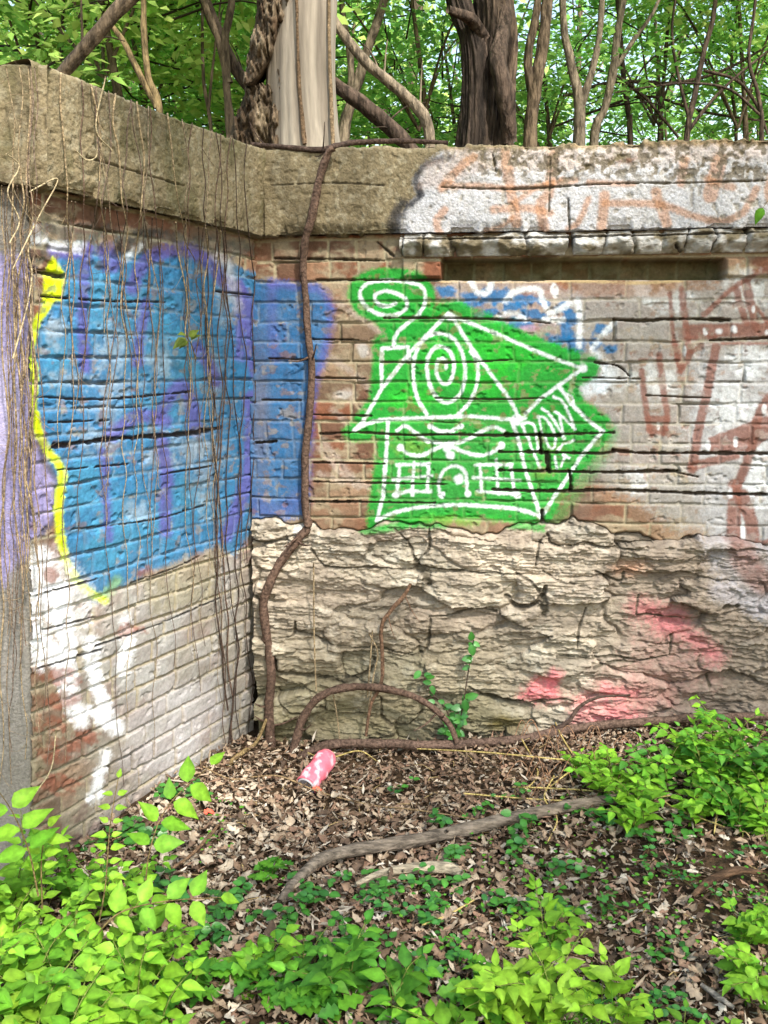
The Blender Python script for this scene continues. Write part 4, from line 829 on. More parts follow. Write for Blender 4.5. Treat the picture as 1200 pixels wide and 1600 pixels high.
# tall sprigs
def sprig(name, label, pts, leafL, gap, seed, c0, c1, sides=True, asp=.62, r=.0025, stemcol=None, hang=.4, shape='ovate', mat=None, start=.25, cat='plant'):
    rs = np.random.RandomState(seed); P = catmull(pts, 10); root = empty(name, P[0], label, cat); st_ = MB(); lf = MB()
    st_.tube(P, [r, r * .4], 6, 1, stemcol if stemcol is not None else lin((140, 120, 80), .7), .1, seed, smoothpath=False)
    L = np.concatenate([[0], np.cumsum(np.linalg.norm(np.diff(P, axis=0), axis=1))]); B = []; D = []; N_ = []; Ls = []
    for j, l_ in enumerate(list(np.arange(L[-1] * start, L[-1] - gap * .4, gap)) + [L[-1]]):
        p_ = np.array([np.interp(l_, L, P[:, i]) for i in range(3)]); k = min(np.searchsorted(L, l_), len(P) - 2); T = P[k + 1] - P[k]; T /= np.linalg.norm(T) + 1e-9
        view = p_ - np.array([0, 0, EYE]); view /= np.linalg.norm(view); S = np.cross(T, view); S /= np.linalg.norm(S)
        last = l_ == L[-1]
        for sd in ((0,) if last else (-1, 1)):
            dd = T * (.6 if not last else 1) + S * sd + rs.normal(0, .15, 3) + np.array([0, 0, -.25]); B.append(p_ + S * sd * .006); D.append(dd); N_.append(-view * .9 + np.array([0, 0, .8]) + rs.normal(0, .2, 3)); Ls.append(leafL * rs.uniform(.75, 1.15) * (.8 if last else 1))
    Ls = np.array(Ls); t = rs.rand(len(Ls), 1); cs = np.array(c0) * (1 - t) + np.array(c1) * t
    leaves(lf, B, D, N_, Ls, Ls * asp, cs, shape, rs.uniform(.1, .35, len(Ls)), hang * rs.uniform(.2, 1.3, len(Ls)))
    st_.build('stem', M_vine, root); lf.build('foliage', mat or M_leaf, root); return root
sprig('leafy_sprig', 'tall sprig with big bright leaves in front of the side wall near the corner', [at(225, 1450, 2.15), at(232, 1340, 2.2), at(262, 1260, 2.25), at(330, 1195, 2.32)], .075, .062, 501, LG, MG, start=.45)
sprig('leafy_sprig', 'thin pale sprig with small yellow-green leaves rising in front of the side wall', [at(155, 1440, 2.1), at(165, 1380, 2.1), at(172, 1290, 2.12), at(185, 1215, 2.15)], .035, .035, 502, YG, LG, start=.25)
sprig('leafy_sprig', 'arching sprig with seven broad bright leaves over the leaf litter', [at(150, 1460, 1.95), at(190, 1425, 1.97), at(260, 1408, 2.0), at(345, 1402, 2.05)], .068, .062, 503, LG, MG, start=.2, hang=.2)
sprig('leafy_sprig', 'sprig standing against the pier at the far left edge', [at(60, 1400, 2.1), at(45, 1330, 2.1), at(20, 1270, 2.1), at(-10, 1225, 2.1)], .08, .06, 504, LG, MG, start=.4)
sprig('leafy_sprig', 'young sprig with upright small leaves at the foot of the pier', [at(66, 1420, 2.15), at(65, 1340, 2.15), at(75, 1290, 2.15)], .05, .04, 505, LG, YG, start=.5)
# ivy clump at the foot of the side wall
def clump(name, label, px, py, n, rad, leafL, seed, c0, c1, shape='round', mat=None, asp=.72, height=.05, group=None, cat='plant', tilt=.35):
    rs = np.random.RandomState(seed); b = G(px, py); root = empty(name, b, label, cat, group)
    st_ = MB(); lf = MB(); B = []; D = []; N_ = []; Ls = []
    nr = max(3, n // 9)
    for k in range(nr):
        a = rs.uniform(0, 6.28); P = [b + [0, 0, .005]]
        for j in range(1, 5):
            a += rs.normal(0, .5); q = P[-1] + np.array([math.cos(a), math.sin(a) * .7, 0]) * rad / 4 * rs.uniform(.7, 1.3); q[2] = float(gz(q[0], q[1])) + rs.uniform(.01, height) ; P.append(q)
        Pc = catmull(P, 5); st_.tube(Pc, [.0018, .001], 5, 1, lin((110, 96, 60), .7), 0, 0, smoothpath=False)
        m = max(1, n // nr // 2)
        for j in range(m):
            p_ = Pc[int((j + 1) / m * (len(Pc) - 1))] ; T = rs.uniform(0, 6.28)
            for sd in (0, math.pi):
                dd = np.array([math.cos(T + sd), math.sin(T + sd), .15]); up = p_ + np.array([0, 0, rs.uniform(.003, .02)]); B.append(up); D.append(dd); N_.append(np.array([rs.normal(0, tilt), -.25 + rs.normal(0, tilt), 1.])); Ls.append(leafL * rs.uniform(.65, 1.2))
    Ls = np.array(Ls); t = rs.rand(len(Ls), 1); cs = (np.array(c0) * (1 - t) + np.array(c1) * t) * rs.uniform(.8, 1.15, (len(Ls), 1))
    leaves(lf, B, D, N_, Ls, Ls * asp, cs, shape, rs.uniform(.05, .3, len(Ls)), rs.uniform(0, .35, len(Ls)))
    st_.build('runner', M_vine, root); lf.build('foliage', mat or M_creep, root); return root
CR = 'creeping_plant'; GC = 'dark green creeping plants on the leaf litter'
DC = lin((62, 126, 56), .66); DC2 = lin((92, 164, 62), .66)
for i, (x, y, n, rad, ll, lb) in enumerate([
 (215, 1330, 50, .14, .032, 'dark creeper at the foot of the side wall bricks'), (290, 1250, 36, .10, .028, 'dark creeper climbing into the side wall foot below the big-leaved sprig'),
 (230, 1400, 46, .14, .034, 'dark creeper in the gap above the seven-leaf sprig'), (110, 1340, 36, .12, .03, 'dark creeper low between the pier and the side wall'),
 (380, 1425, 44, .13, .030, 'creeper with rounded leaves left of the curved branch end'), (455, 1440, 46, .13, .032, 'creeper with rounded leaves over the lower end of the fallen branch'),
 (365, 1445, 26, .08, .03, 'small creeper patch right of the seven-leaf sprig'), (570, 1405, 50, .13, .030, 'creeper directly below the middle of the fallen branch'), (650, 1400, 56, .14, .030, 'creeper in front of the weathered short branch'),
 (720, 1345, 22, .07, .034, 'small creeper draped on the fallen branch'), (700, 1300, 20, .07, .030, 'small creeper just behind the fallen branch'), (830, 1300, 24, .08, .036, 'rounded creeper above the right half of the fallen branch'),
 (800, 1345, 26, .09, .032, 'creeper under the right half of the fallen branch'), (880, 1370, 26, .09, .032, 'creeper on open litter below the yellow stalks'), (660, 1450, 40, .12, .028, 'creeper at the centre of the foreground'),
 (740, 1280, 16, .06, .026, 'tiny creeper on litter among the yellow stalks'), (630, 1240, 14, .05, .024, 'tiny sprig in the litter under the long root'), (800, 1250, 16, .06, .024, 'tiny sprig in litter near the twig tangle'),
 (930, 1280, 30, .10, .036, 'creeper at the left foot of the right-hand shrub'), (1040, 1320, 30, .10, .03, 'creeper on the bare soil under the right-hand shrub'), (1100, 1400, 40, .16, .018, 'fine-leaved weeds on bare soil at the right'),
 (1010, 1360, 30, .12, .018, 'fine-leaved weeds in the middle of the bare soil'), (560, 1480, 40, .12, .03, 'creeper behind the broad-leaved central seedling'), (870, 1430, 26, .09, .03, 'creeper just behind the bright bottom seedling'), (1180, 1340, 34, .14, .02, 'fine-leaved weeds at the right edge'),
 (710, 1530, 40, .12, .022, 'small-leaved weeds left of the bright yellow-green seedling'), (1010, 1590, 60, .12, .02, 'weeds at the bottom right in front of the pale seedling'), (640, 1560, 30, .1, .03, 'creeper near the bottom edge centre'), (500, 1410, 34, .11, .028, 'creeper just below the left bend of the fallen branch'), (780, 1420, 30, .10, .028, 'creeper between the weathered short branch and the light green seedling'), (940, 1450, 36, .13, .02, 'fine-leaved weeds right of the light green seedling'), (1080, 1500, 36, .13, .022, 'fine-leaved weeds left of the right-edge seedling'), (310, 1470, 30, .10, .03, 'creeper in the litter below the seven-leaf sprig')]):
    plant_ = clump(CR, lb, x, y, n, rad, ll, 600 + i, DC, DC2, group=GC)
# --- fern-like serrated weeds
GW = 'serrated weeds'
for i, (x, y, n, rad, ll, lb) in enumerate([(405, 1375, 20, .07, .05, 'light green serrated weed in the litter above the curved branch end'), (330, 1540, 40, .12, .055, 'serrated weed beside the lower left green mass'), (420, 1570, 34, .11, .06, 'serrated weed at the bottom near the central seedling'), (490, 1590, 30, .1, .06, 'serrated grey-green weed at the bottom edge'), (270, 1590, 30, .12, .05, 'serrated weed at the bottom edge, left of centre'), (750, 1570, 30, .10, .055, 'serrated weed below the bright right seedling')]):
    clump('serrated_weed', lb, x, y, n, rad, ll, 650 + i, MG, DC2, 'lobed', M_leaf, .75, .07, GW)
# --- right & centre seedlings
GR = 'leafy seedlings in the foreground and at the right'
RP = [(540, 1560, .17, 6, .075, MG, DC2, 'broad-leaved mid-green seedling at the centre of the foreground'), (405, 1545, .13, 4, .07, MG, LG, 'seedling with drooping pointed leaves left of centre'), (480, 1530, .14, 4, .06, MG, DC2, 'seedling right of the drooping-leaved one'),
 (620, 1590, .14, 4, .07, MG, DC2, 'seedling at the bottom edge right of the broad-leaved one'),
 (860, 1500, .16, 7, .050, LG, MG, 'light green seedling above the bright bottom cluster'), (780, 1600, .16, 6, .070, LG, YG, 'bright yellow-green seedling at the bottom, left of its cluster'), (860, 1600, .18, 7, .065, LG, YG, 'bright yellow-green seedling in the middle of the bottom cluster'),
 (960, 1610, .17, 6, .062, LG, YG, 'bright seedling with upright tip at the right of the bottom cluster'), (1060, 1660, .12, 4, .055, LG, MG, 'seedling cut by the bottom edge toward the right'), (700, 1640, .14, 5, .065, MG, LG, 'seedling cut by the bottom edge below the centre'),
 (1160, 1480, .16, 6, .055, MG, LG, 'seedling at the right edge above the bottom corner'), (1190, 1560, .18, 6, .055, MG, LG, 'seedling in the bottom right corner'), (1230, 1420, .16, 5, .055, MG, DC2, 'seedling peeking in at the right edge'),
 (960, 1250, .16, 8, .055, MG, LG, 'leafy shrub shoot at the left end of the right-hand shrub'), (1030, 1240, .18, 9, .055, MG, DC2, 'leafy shoot in the middle of the right-hand shrub'), (1110, 1240, .22, 9, .055, MG, DC2, 'leafy shoot in the right half of the right-hand shrub'),
 (1180, 1230, .30, 9, .055, MG, DC2, 'tallest shoot of the right-hand shrub at the right edge'), (990, 1300, .13, 5, .055, LG, MG, 'bright drooping shoot in front of the right-hand shrub'), (1080, 1290, .14, 6, .055, LG, MG, 'bright shoot low in front of the right-hand shrub'), (1150, 1300, .16, 7, .05, MG, DC2, 'dark shoot low at the right-hand shrub'), (1130, 1190, .22, 5, .055, MG, LG, 'upright shoot against the wall behind the right-hand shrub'), (1240, 1260, .28, 7, .055, MG, DC2, 'shoot half outside the right edge of the right-hand shrub'),
 (915, 1215, .12, 6, .05, LG, MG, 'small bright shoot at the far left tip of the right-hand shrub'), (1000, 1275, .15, 7, .055, MG, LG, 'shoot overlapping the fallen branch end in the right-hand shrub'), (1075, 1205, .18, 7, .055, MG, LG, 'shoot at the back of the right-hand shrub near the long root'), (1140, 1270, .18, 8, .055, LG, MG, 'bright full shoot in the lower right half of the right-hand shrub'), (1205, 1310, .20, 8, .055, MG, LG, 'low spreading shoot at the right edge below the tallest shoot')]
for i, (x, y, hh, ns, ll, c0, c1, lb) in enumerate(RP):
    plant(SEED, lb, 'plant', G(x, y), hh, ns + 1, ll * .84, 700 + i, c0, c1, gap=.034 if ll < .06 else .042, group=GR, spread=.8)
# --- ivy on the stones
def wallivy(label, pts, seed, n, ll):
    rs = np.random.RandomState(seed); P = catmull([hitB(x, y, .06) for x, y in pts], 8); root = empty('ivy_sprig', P[0], label, 'ivy'); st_ = MB(); lf = MB()
    st_.tube(P, [.003, .002], 6, 1, VCD, .2, seed, smoothpath=False); i = rs.randint(0, len(P), n); B = P[i] + rs.normal(0, .008, (n, 3)); a = rs.uniform(0, 6.28, n)
    D = np.stack([np.cos(a), -.3 + 0 * a, np.sin(a) * .8 - .2], -1); N_ = np.stack([rs.normal(0, .3, n), -1 + 0 * a, .5 + rs.normal(0, .3, n)], -1); t = rs.rand(n, 1)
    L_ = ll * rs.uniform(.7, 1.2, n); leaves(lf, B, D, N_, L_, L_ * .65, np.array(DC) * (1 - t) + np.array(lin((96, 176, 72), .62)) * t, 'round', .15, .2)
    st_.build('stem', M_vine, root); lf.build('foliage', M_creep, root)
wallivy('upper ivy sprig climbing the limestone with glossy leaves', [(712, 1150), (722, 1110), (730, 1060), (740, 1000)], 801, 22, .042)
wallivy('lower ivy sprig on the limestone left of the taller one', [(712, 1145), (695, 1105), (672, 1080), (660, 1050)], 802, 16, .038)
wallivy('dark ivy clump at the foot of the stones where the arched root lands', [(690, 1145), (712, 1120), (716, 1150)], 803, 22, .034)
sprig('vine_leaf_cluster', 'small olive leaf cluster hanging on the blue side wall', [hitL(305, 560, .04), hitL(300, 540, .05), hitL(290, 523, .07)], .05, .02, 810, lin((150, 168, 70), .6), lin((120, 140, 60), .6), start=.7)
sprig('hanging_leaf', 'single green leaf hanging before the cap at the right edge', [hitB(1215, 280, .10), hitB(1205, 305, .12), hitB(1192, 325, .14)], .07, .2, 811, MG, MG, start=.95)

# ================================================================== LEAF LITTER
rs = np.random.RandomState(9)
N = 22000; X = rs.uniform(-1.25, 2.2, N); Y = 1.0 + 2.5 * rs.rand(N) ** .8; mb = MB()
wallY = YC - .119 * (X + .5) - .03; keep = (Y < wallY)
lx = cornerX(0) - (YC - Y) * .498 + .03; keep &= X > lx
# thinner on the bare soil patch at the right
pxs, pys = proj(np.stack([X, Y, gz(X, Y)], -1)); bare = sst(930, 1000, pxs) * sst(1290, 1330, pys) * sst(1480, 1430, pys); keep &= rs.rand(N) > .55 * bare
X, Y = X[keep], Y[keep]; n = len(X); Zl = gz(X, Y) + rs.uniform(.001, .028, n) + .03 * (fbm(X * 9, Y * 9, 301, 2) - .4)
a = rs.uniform(0, 6.28, n); D = np.stack([np.cos(a), np.sin(a), rs.normal(0, .22, n)], -1); Nn = np.stack([rs.normal(0, .3, n), rs.normal(0, .3, n), np.ones(n)], -1)
L_ = rs.uniform(.016, .050, n) * (1 - .25 * (Y > 2.9)); pal = np.array([lin(c, .72) for c in [(184, 162, 138), (166, 142, 118), (148, 120, 98), (124, 100, 80), (200, 182, 160), (104, 84, 68), (160, 126, 104), (212, 198, 180)]])
wt = np.array([.15, .2, .2, .14, .09, .1, .08, .04]); ci = rs.choice(8, n, p=wt / wt.sum()); cs = pal[ci] * rs.uniform(.75, 1.2, (n, 1))
# paler, bigger leaves near the corner
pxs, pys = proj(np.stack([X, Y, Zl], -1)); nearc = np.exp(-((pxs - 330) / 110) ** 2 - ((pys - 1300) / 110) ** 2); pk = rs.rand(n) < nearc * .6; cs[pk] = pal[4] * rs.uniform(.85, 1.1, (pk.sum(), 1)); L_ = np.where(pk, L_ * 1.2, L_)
k = n // 2
leaves(mb, np.stack([X, Y, Zl], -1)[:k], D[:k], Nn[:k], L_[:k], L_[:k] * rs.uniform(.45, .8, k), cs[:k], 'ovate', rs.uniform(-.3, .7, k), rs.uniform(-.5, .7, k), .045, rs)
leaves(mb, np.stack([X, Y, Zl], -1)[k:], D[k:], Nn[k:], L_[k:], L_[k:] * rs.uniform(.4, .8, n - k), cs[k:], 'lobed', rs.uniform(-.3, .7, n - k), rs.uniform(-.5, .7, n - k), .05, rs)
n = 13000; X = rs.uniform(-1.2, 2.1, n); Y = 1.1 + 2.4 * rs.rand(n); kp = (Y < YC - .119 * (X + .5) - .04) & (X > cornerX(0) - (YC - Y) * .498 + .03); X, Y = X[kp], Y[kp]; n = len(X)
a = rs.uniform(0, 6.28, n); D = np.stack([np.cos(a), np.sin(a), rs.normal(0, .25, n)], -1); L_ = rs.uniform(.015, .06, n)
leaves(mb, np.stack([X, Y, gz(X, Y) + rs.uniform(.008, .034, n)], -1), D, np.stack([rs.normal(0, .4, n), rs.normal(0, .4, n), np.ones(n)], -1), L_, L_ * rs.uniform(.08, .25, n), pal[rs.choice(8, n)] * rs.uniform(.7, 1.15, (n, 1)), 'lance', rs.uniform(-.3, .8, n), rs.uniform(-.4, .5, n), .03, rs)
lo = mb.build('leaf_litter', M_litter, None); set_props(lo, 'brown dry leaf litter spread over the ground', 'leaf litter', None, 'stuff')
# twigs and bark crumbs mixed in: uncountable
mb = MB()
for i in range(1100):
    x = rs.uniform(-1.1, 1.9); y = rs.uniform(1.2, 3.4)
    if y > YC - .119 * (x + .5) - .08 or x < cornerX(0) - (YC - y) * .498 + .06: continue
    a = rs.uniform(0, 3.14); l_ = rs.uniform(.02, .10) * (1 + (i % 40 == 0)); z0 = float(gz(x, y)) + rs.uniform(.008, .03); d_ = np.array([math.cos(a), math.sin(a), rs.normal(0, .12)]) * l_
    c = [lin((190, 164, 116), .72), lin((120, 92, 70), .72), lin((88, 66, 52), .72)][i % 3]; p0 = np.array([x, y, z0])
    mb.tube([p0 - d_ / 2, p0 + rs.normal(0, .006, 3), p0 + d_ / 2], [rs.uniform(.001, .003), .001], 5, 3, c, .2, i)
lo = mb.build('twig_litter', M_vine, None); set_props(lo, 'fine twigs scattered through the leaf litter', 'twigs', None, 'stuff')
# tiny ground weeds: uncountable
mb = MB(); n = 3000; X = rs.uniform(-.6, 1.9, n); Y = rs.uniform(1.4, 3.1, n); kp = fbm(X * 3, Y * 3, 333, 3) > .53; X, Y = X[kp], Y[kp]; n = len(X)
a = rs.uniform(0, 6.28, n); L_ = rs.uniform(.008, .02, n); t = rs.rand(n, 1)
leaves(mb, np.stack([X, Y, gz(X, Y) + rs.uniform(.02, .05, n)], -1), np.stack([np.cos(a), np.sin(a), .2 + 0 * a], -1), np.stack([rs.normal(0, .3, n), rs.normal(-.2, .3, n), np.ones(n)], -1), L_, L_ * .7, DC2 * (1 - t) + MG * t, 'round')
lo = mb.build('ground_weeds', M_leaf, None); set_props(lo, 'tiny green weeds dotted over the litter', 'weeds', None, 'stuff')
# grass tuft
mb = MB(); g0 = G(900, 1610)
for i in range(70):
    a = rs.uniform(0, 6.28); l_ = rs.uniform(.05, .13); b0 = g0 + np.array([rs.normal(0, .05), rs.normal(0, .03), 0]); d_ = np.array([math.cos(a) * .6, math.sin(a) * .6, 1]); d_ /= np.linalg.norm(d_)
    mb.tube([b0, b0 + d_ * l_ * .6, b0 + d_ * l_ + np.array([math.cos(a), math.sin(a), -.6]) * l_ * .25], [.0016, .0004], 4, 4, MG, 0, 0)
root = empty('grass_tuft', g0, 'thin grass tuft at the bottom edge below the bright seedlings', 'grass'); mb.build('blades', M_leaf, root)

# ================================================================== FALLEN BRANCHES & STALKS
def fallen(name, label, pts, r, col, mat, seed, sides=14, rough=.3, stubs=3, cat='branch', z=.5):
    P3 = []
    for k, (x, y) in enumerate(pts):
        g = G(x, y); rr = np.interp(k / (len(pts) - 1), np.linspace(0, 1, len(r)), r); g[2] += rr * z + .034; P3.append(g)
    mb = MB(); P = mb.tube(P3, r, sides, 8, col, rough, seed, freq=14); q = random.Random(seed)
    for k in range(stubs):
        i = q.randrange(4, len(P) - 4); d = np.array([q.uniform(-1, 1), q.uniform(-1, .3), q.uniform(.2, .9)]); d /= np.linalg.norm(d); mb.tube([P[i], P[i] + d * np.mean(r) * 1.9], [np.mean(r) * .45, np.mean(r) * .25], 8, 3, col, .3, seed + k)
    V = np.vstack(mb.V); o = P[len(P) // 2].copy(); ob = add(name, make_mesh(name, V - o, np.vstack(mb.Q), mat, np.vstack(mb.Cc))); ob.location = o; set_props(ob, label, cat); return ob
fallen('fallen_branch', 'long curved fallen branch lying across the leaf litter', [(438, 1432), (450, 1412), (468, 1392), (505, 1362), (560, 1348), (640, 1335), (720, 1318), (800, 1298), (880, 1280), (950, 1268), (1010, 1264)], [.012, .016, .019, .020, .021, .020, .018, .014], lin((134, 120, 106), K), M_bark2, 901)
fallen('fallen_branch', 'short weathered pale branch piece just below the long fallen branch', [(556, 1400), (600, 1384), (650, 1377), (700, 1378), (722, 1386)], [.006, .013, .017, .018, .012], lin((186, 170, 146), K), M_bark2, 902, stubs=2)
fallen('fallen_branch', 'dark curved stick at the lower right on bare soil', [(1080, 1420), (1110, 1395), (1150, 1380), (1190, 1382)], [.006, .012, .012, .007], lin((110, 84, 64), K), M_bark2, 903, stubs=1)
fallen('fallen_branch', 'bark sliver in the litter beside the seven-leaf sprig', [(268, 1375), (300, 1352), (330, 1320), (345, 1300)], [.004, .006, .006, .003], lin((132, 104, 80), K), M_bark2, 904, stubs=0)
fallen('fallen_branch', 'short grey stick in the bottom right litter', [(1095, 1560), (1120, 1580), (1145, 1596)], [.006, .008, .005], lin((150, 140, 130), K), M_bark2, 905, stubs=0)
GS = 'yellow dry stalks lying on the litter'
for i, (l, lb, cc) in enumerate([([(635, 1182), (760, 1194), (880, 1200), (960, 1203), (1050, 1214)], 'long yellow stalk running right from above the litter into the right-hand shrub', 0), ([(800, 1248), (900, 1251), (1000, 1252), (1126, 1254)], 'yellow stalk, upper of the lower pair at the right-hand shrub', 0),
  ([(725, 1259), (850, 1262), (960, 1263), (1050, 1262)], 'yellow stalk, lower of the pair, starting above the fallen branch', 0), ([(318, 1212), (360, 1226), (400, 1228), (440, 1232), (500, 1250), (580, 1268), (640, 1282), (700, 1292), (780, 1296), (840, 1290)], 'long grey stalk curving from the corner past the pink can', 1),
  ([(538, 1150), (520, 1185), (508, 1210), (500, 1235)], 'short straw leaning over the pink can', 0), ([(470, 1180), (510, 1200), (560, 1190), (590, 1200)], 'bent straw right of the pink can', 0), ([(860, 1120), (875, 1165), (900, 1200), (925, 1222)], 'leaning tan stalk in the twig tangle by the root', 0),
  ([(865, 1230), (850, 1265), (870, 1290), (855, 1330)], 'drooping tan stalk over the fallen branch', 0), ([(840, 1160), (880, 1180), (905, 1210), (920, 1250)], 'thin stalk crossing the twig tangle', 1), ([(815, 1170), (840, 1215), (820, 1250)], 'upright thin stalk in the twig tangle', 0), ([(1030, 1258), (1055, 1275), (1130, 1312)], 'short tan stalk under the right-hand shrub', 0),
  ([(740, 1418), (700, 1448), (660, 1470)], 'short straw lying left of the bottom seedlings', 0), ([(930, 1200), (890, 1225), (860, 1245)], 'straw slanting out of the right-hand shrub', 0), ([(1135, 1265), (1120, 1290), (1115, 1315)], 'hooked straw hanging from the right-hand shrub', 0)]):
    pts = [onG(x, y, .035 + .012 * math.sin(k * 1.7 + i)) for k, (x, y) in enumerate(l)]
    vine('dry_stalk', lb, 'stalk', pts, [.0028, .0032, .0022], [lin((206, 182, 116), .75), lin((160, 134, 100), .75)][cc], group=GS, seed=920 + i, sides=6, rough=.1)
for i in range(26):
    q = random.Random(950 + i); x = q.uniform(780, 960); y = q.uniform(1165, 1260); a = q.uniform(-1.2, 1.2); L_ = q.uniform(30, 75)
    pts = [onG(x, y, .02), onG(x + math.cos(a) * L_ * .5, y - 8, .06 + q.uniform(0, .05)), onG(x + math.cos(a) * L_, y + math.sin(a) * 14, .02)]
    vine('dry_twig', 'fine tan twig in the tangle left of the right-hand shrub', 'twig', pts, [.0018, .0012], lin((176, 134, 104), .72), group='twig tangle beside the right-hand shrub', seed=950 + i, sides=5, rough=.1)

# ================================================================== PINK CAN
a0 = G(474, 1240); b0 = G(516, 1206); ax = b0 - a0; ax[2] = 0.060; axn = ax / np.linalg.norm(ax)
cen = (a0 + b0) / 2 + np.array([0, 0, .045]); LEN = .180; RAD = .041
can = empty('crushed_can', cen, 'dented pink can lying in the leaf litter at the foot of the stone wall', 'can')
sv_ = np.cross(axn, [0, 0, 1.]); sv_ /= np.linalg.norm(sv_); nv = np.cross(sv_, axn)
def lathe(prof, dent=0., sides=48, seed=0):
    pr = catmull([(p[0], p[1]) for p in prof], 4) if len(prof) > 5 else np.array(prof, float); a = np.linspace(0, 2 * math.pi, sides, endpoint=False)
    T, A = np.meshgrid(pr[:, 0], a, indexing='ij'); Rr = np.tile(pr[:, 1:2], (1, sides))
    dn = dent * (fbm(T * 45 + 9, np.cos(A) * 1.5 + 7, seed, 2) - .5 + .8 * np.exp(-((T - .012) / .02) ** 2 - ((A - 3.9) / .8) ** 2) * -1)
    Rr = Rr * (1 + dn * sst(0.3, .8, Rr / RAD)); V = cen + T[..., None] * axn + (Rr * np.cos(A))[..., None] * sv_ + (Rr * np.sin(A))[..., None] * nv
    return V, gridq(len(pr), sides, wrap=True), T, A
h_ = LEN / 2
V, Q, T, A = lathe([(-h_ + .006, .036), (-h_ + .012, RAD), (-.05, RAD), (-.03, RAD), (-.01, RAD), (.01, RAD), (.03, RAD), (.05, RAD), (h_ - .022, RAD), (h_ - .008, .036), (h_ - .002, .032)], .22, seed=4)
PKc = lin((250, 120, 140), .85); c = np.tile(PKc, T.shape + (1,)); m = sst(.45, .7, fbm(T * 60 + 3, A * 2.2, 5, 3))[..., None]; c = c * (1 - m) + lin((255, 205, 214), .9) * m
for (t0, t1, a_, w_) in [(-.045, -.038, 2.6, .35), (-.045, -.038, 1.9, .2), (-.020, -.016, 2.4, .4), (-.012, -.008, 2.2, .25), (-.004, 0.0, 2.5, .3), (.02, .024, 2.1, .25)]:
    k = (sst(t0 - .003, t0, T) * sst(t1 + .003, t1, T) * sst(w_, w_ * .6, abs(A - a_)) * .75)[..., None]; c = c * (1 - k) + lin((170, 70, 90), .8) * k
part('body', V.reshape(-1, 3), Q, M_canmetal, can, c.reshape(-1, 3))
V, Q, T, A = lathe([(-h_ + .010, 0.001), (-h_ + .008, .026), (-h_ + .001, .0315), (-h_ + .001, .0335), (-h_ + .0075, .0365)], 0); part('base_rim', V.reshape(-1, 3), Q, M_silver, can, np.tile(lin((196, 190, 196), .8), (V.size // 3, 1)), label='bare silver base of the can')
V, Q, T, A = lathe([(h_ - .0025, .0322), (h_ + .001, .033), (h_ + .001, .0305), (h_ - .004, .029), (h_ - .004, .001)], 0); part('lid', V.reshape(-1, 3), Q, M_silver, can, np.tile(lin((250, 150, 160), .8), (V.size // 3, 1)))
# red bits of litter beside it
for i, (x, y) in enumerate([(319, 1283), (489, 1246)]):
    mb = MB(); g = G(x, y) + np.array([0, 0, .03]); leaves(mb, [g], [[1, .3, .2]], [[0, -.5, 1]], .035, .03, lin((246, 110, 84), .8), 'lobed', .5, .5, .06, rs); o = mb.build('paint_flake', M_litter); set_props(o, ['coral painted leaf scrap in the litter near the side wall foot', 'coral painted leaf scrap beside the pink can'][i], 'leaf')

# ================================================================== TREES BEHIND THE WALL
UG = ZT - .02
TB = lin((112, 96, 78), K); TBL = lin((136, 122, 104), K); TBD = lin((84, 70, 60), K)
def tree(name, label, limbs, col, Y, mat=None, group=None, crown=None, seed=0, rough=.25, cat='tree', sides=12):
    """limbs: list of (pts [(px,py[,dy])], radii). The first is the trunk"""
    sc_ = .8 if name == 'sapling' else 1.0
    f = limbs[0][0][0]; b0 = at(f[0], f[1], Y); b0[2] = UG; root = empty(name, b0, label, cat, group)
    for k, (pts, r) in enumerate(limbs):
        P3 = [at(q[0], q[1], Y + (q[2] if len(q) > 2 else 0)) for q in pts]
        if k == 0: P3 = [np.array([P3[0][0], P3[0][1], UG - .15])] + [p for p in P3 if p[2] > UG + .05]
        mb = MB(); mb.tube(P3, np.array(r) * sc_, sides, 10, col, rough, seed + k, freq=12); mb.build('trunk' if k == 0 else 'limb', mat or M_bark, root)
    if crown is not None:
        o = add('crown', crown[0], root); o.location = tuple(np.array(crown[1]) - b0); o.rotation_euler = (0, 0, crown[2]); o.scale = (crown[3],) * 3
    return root
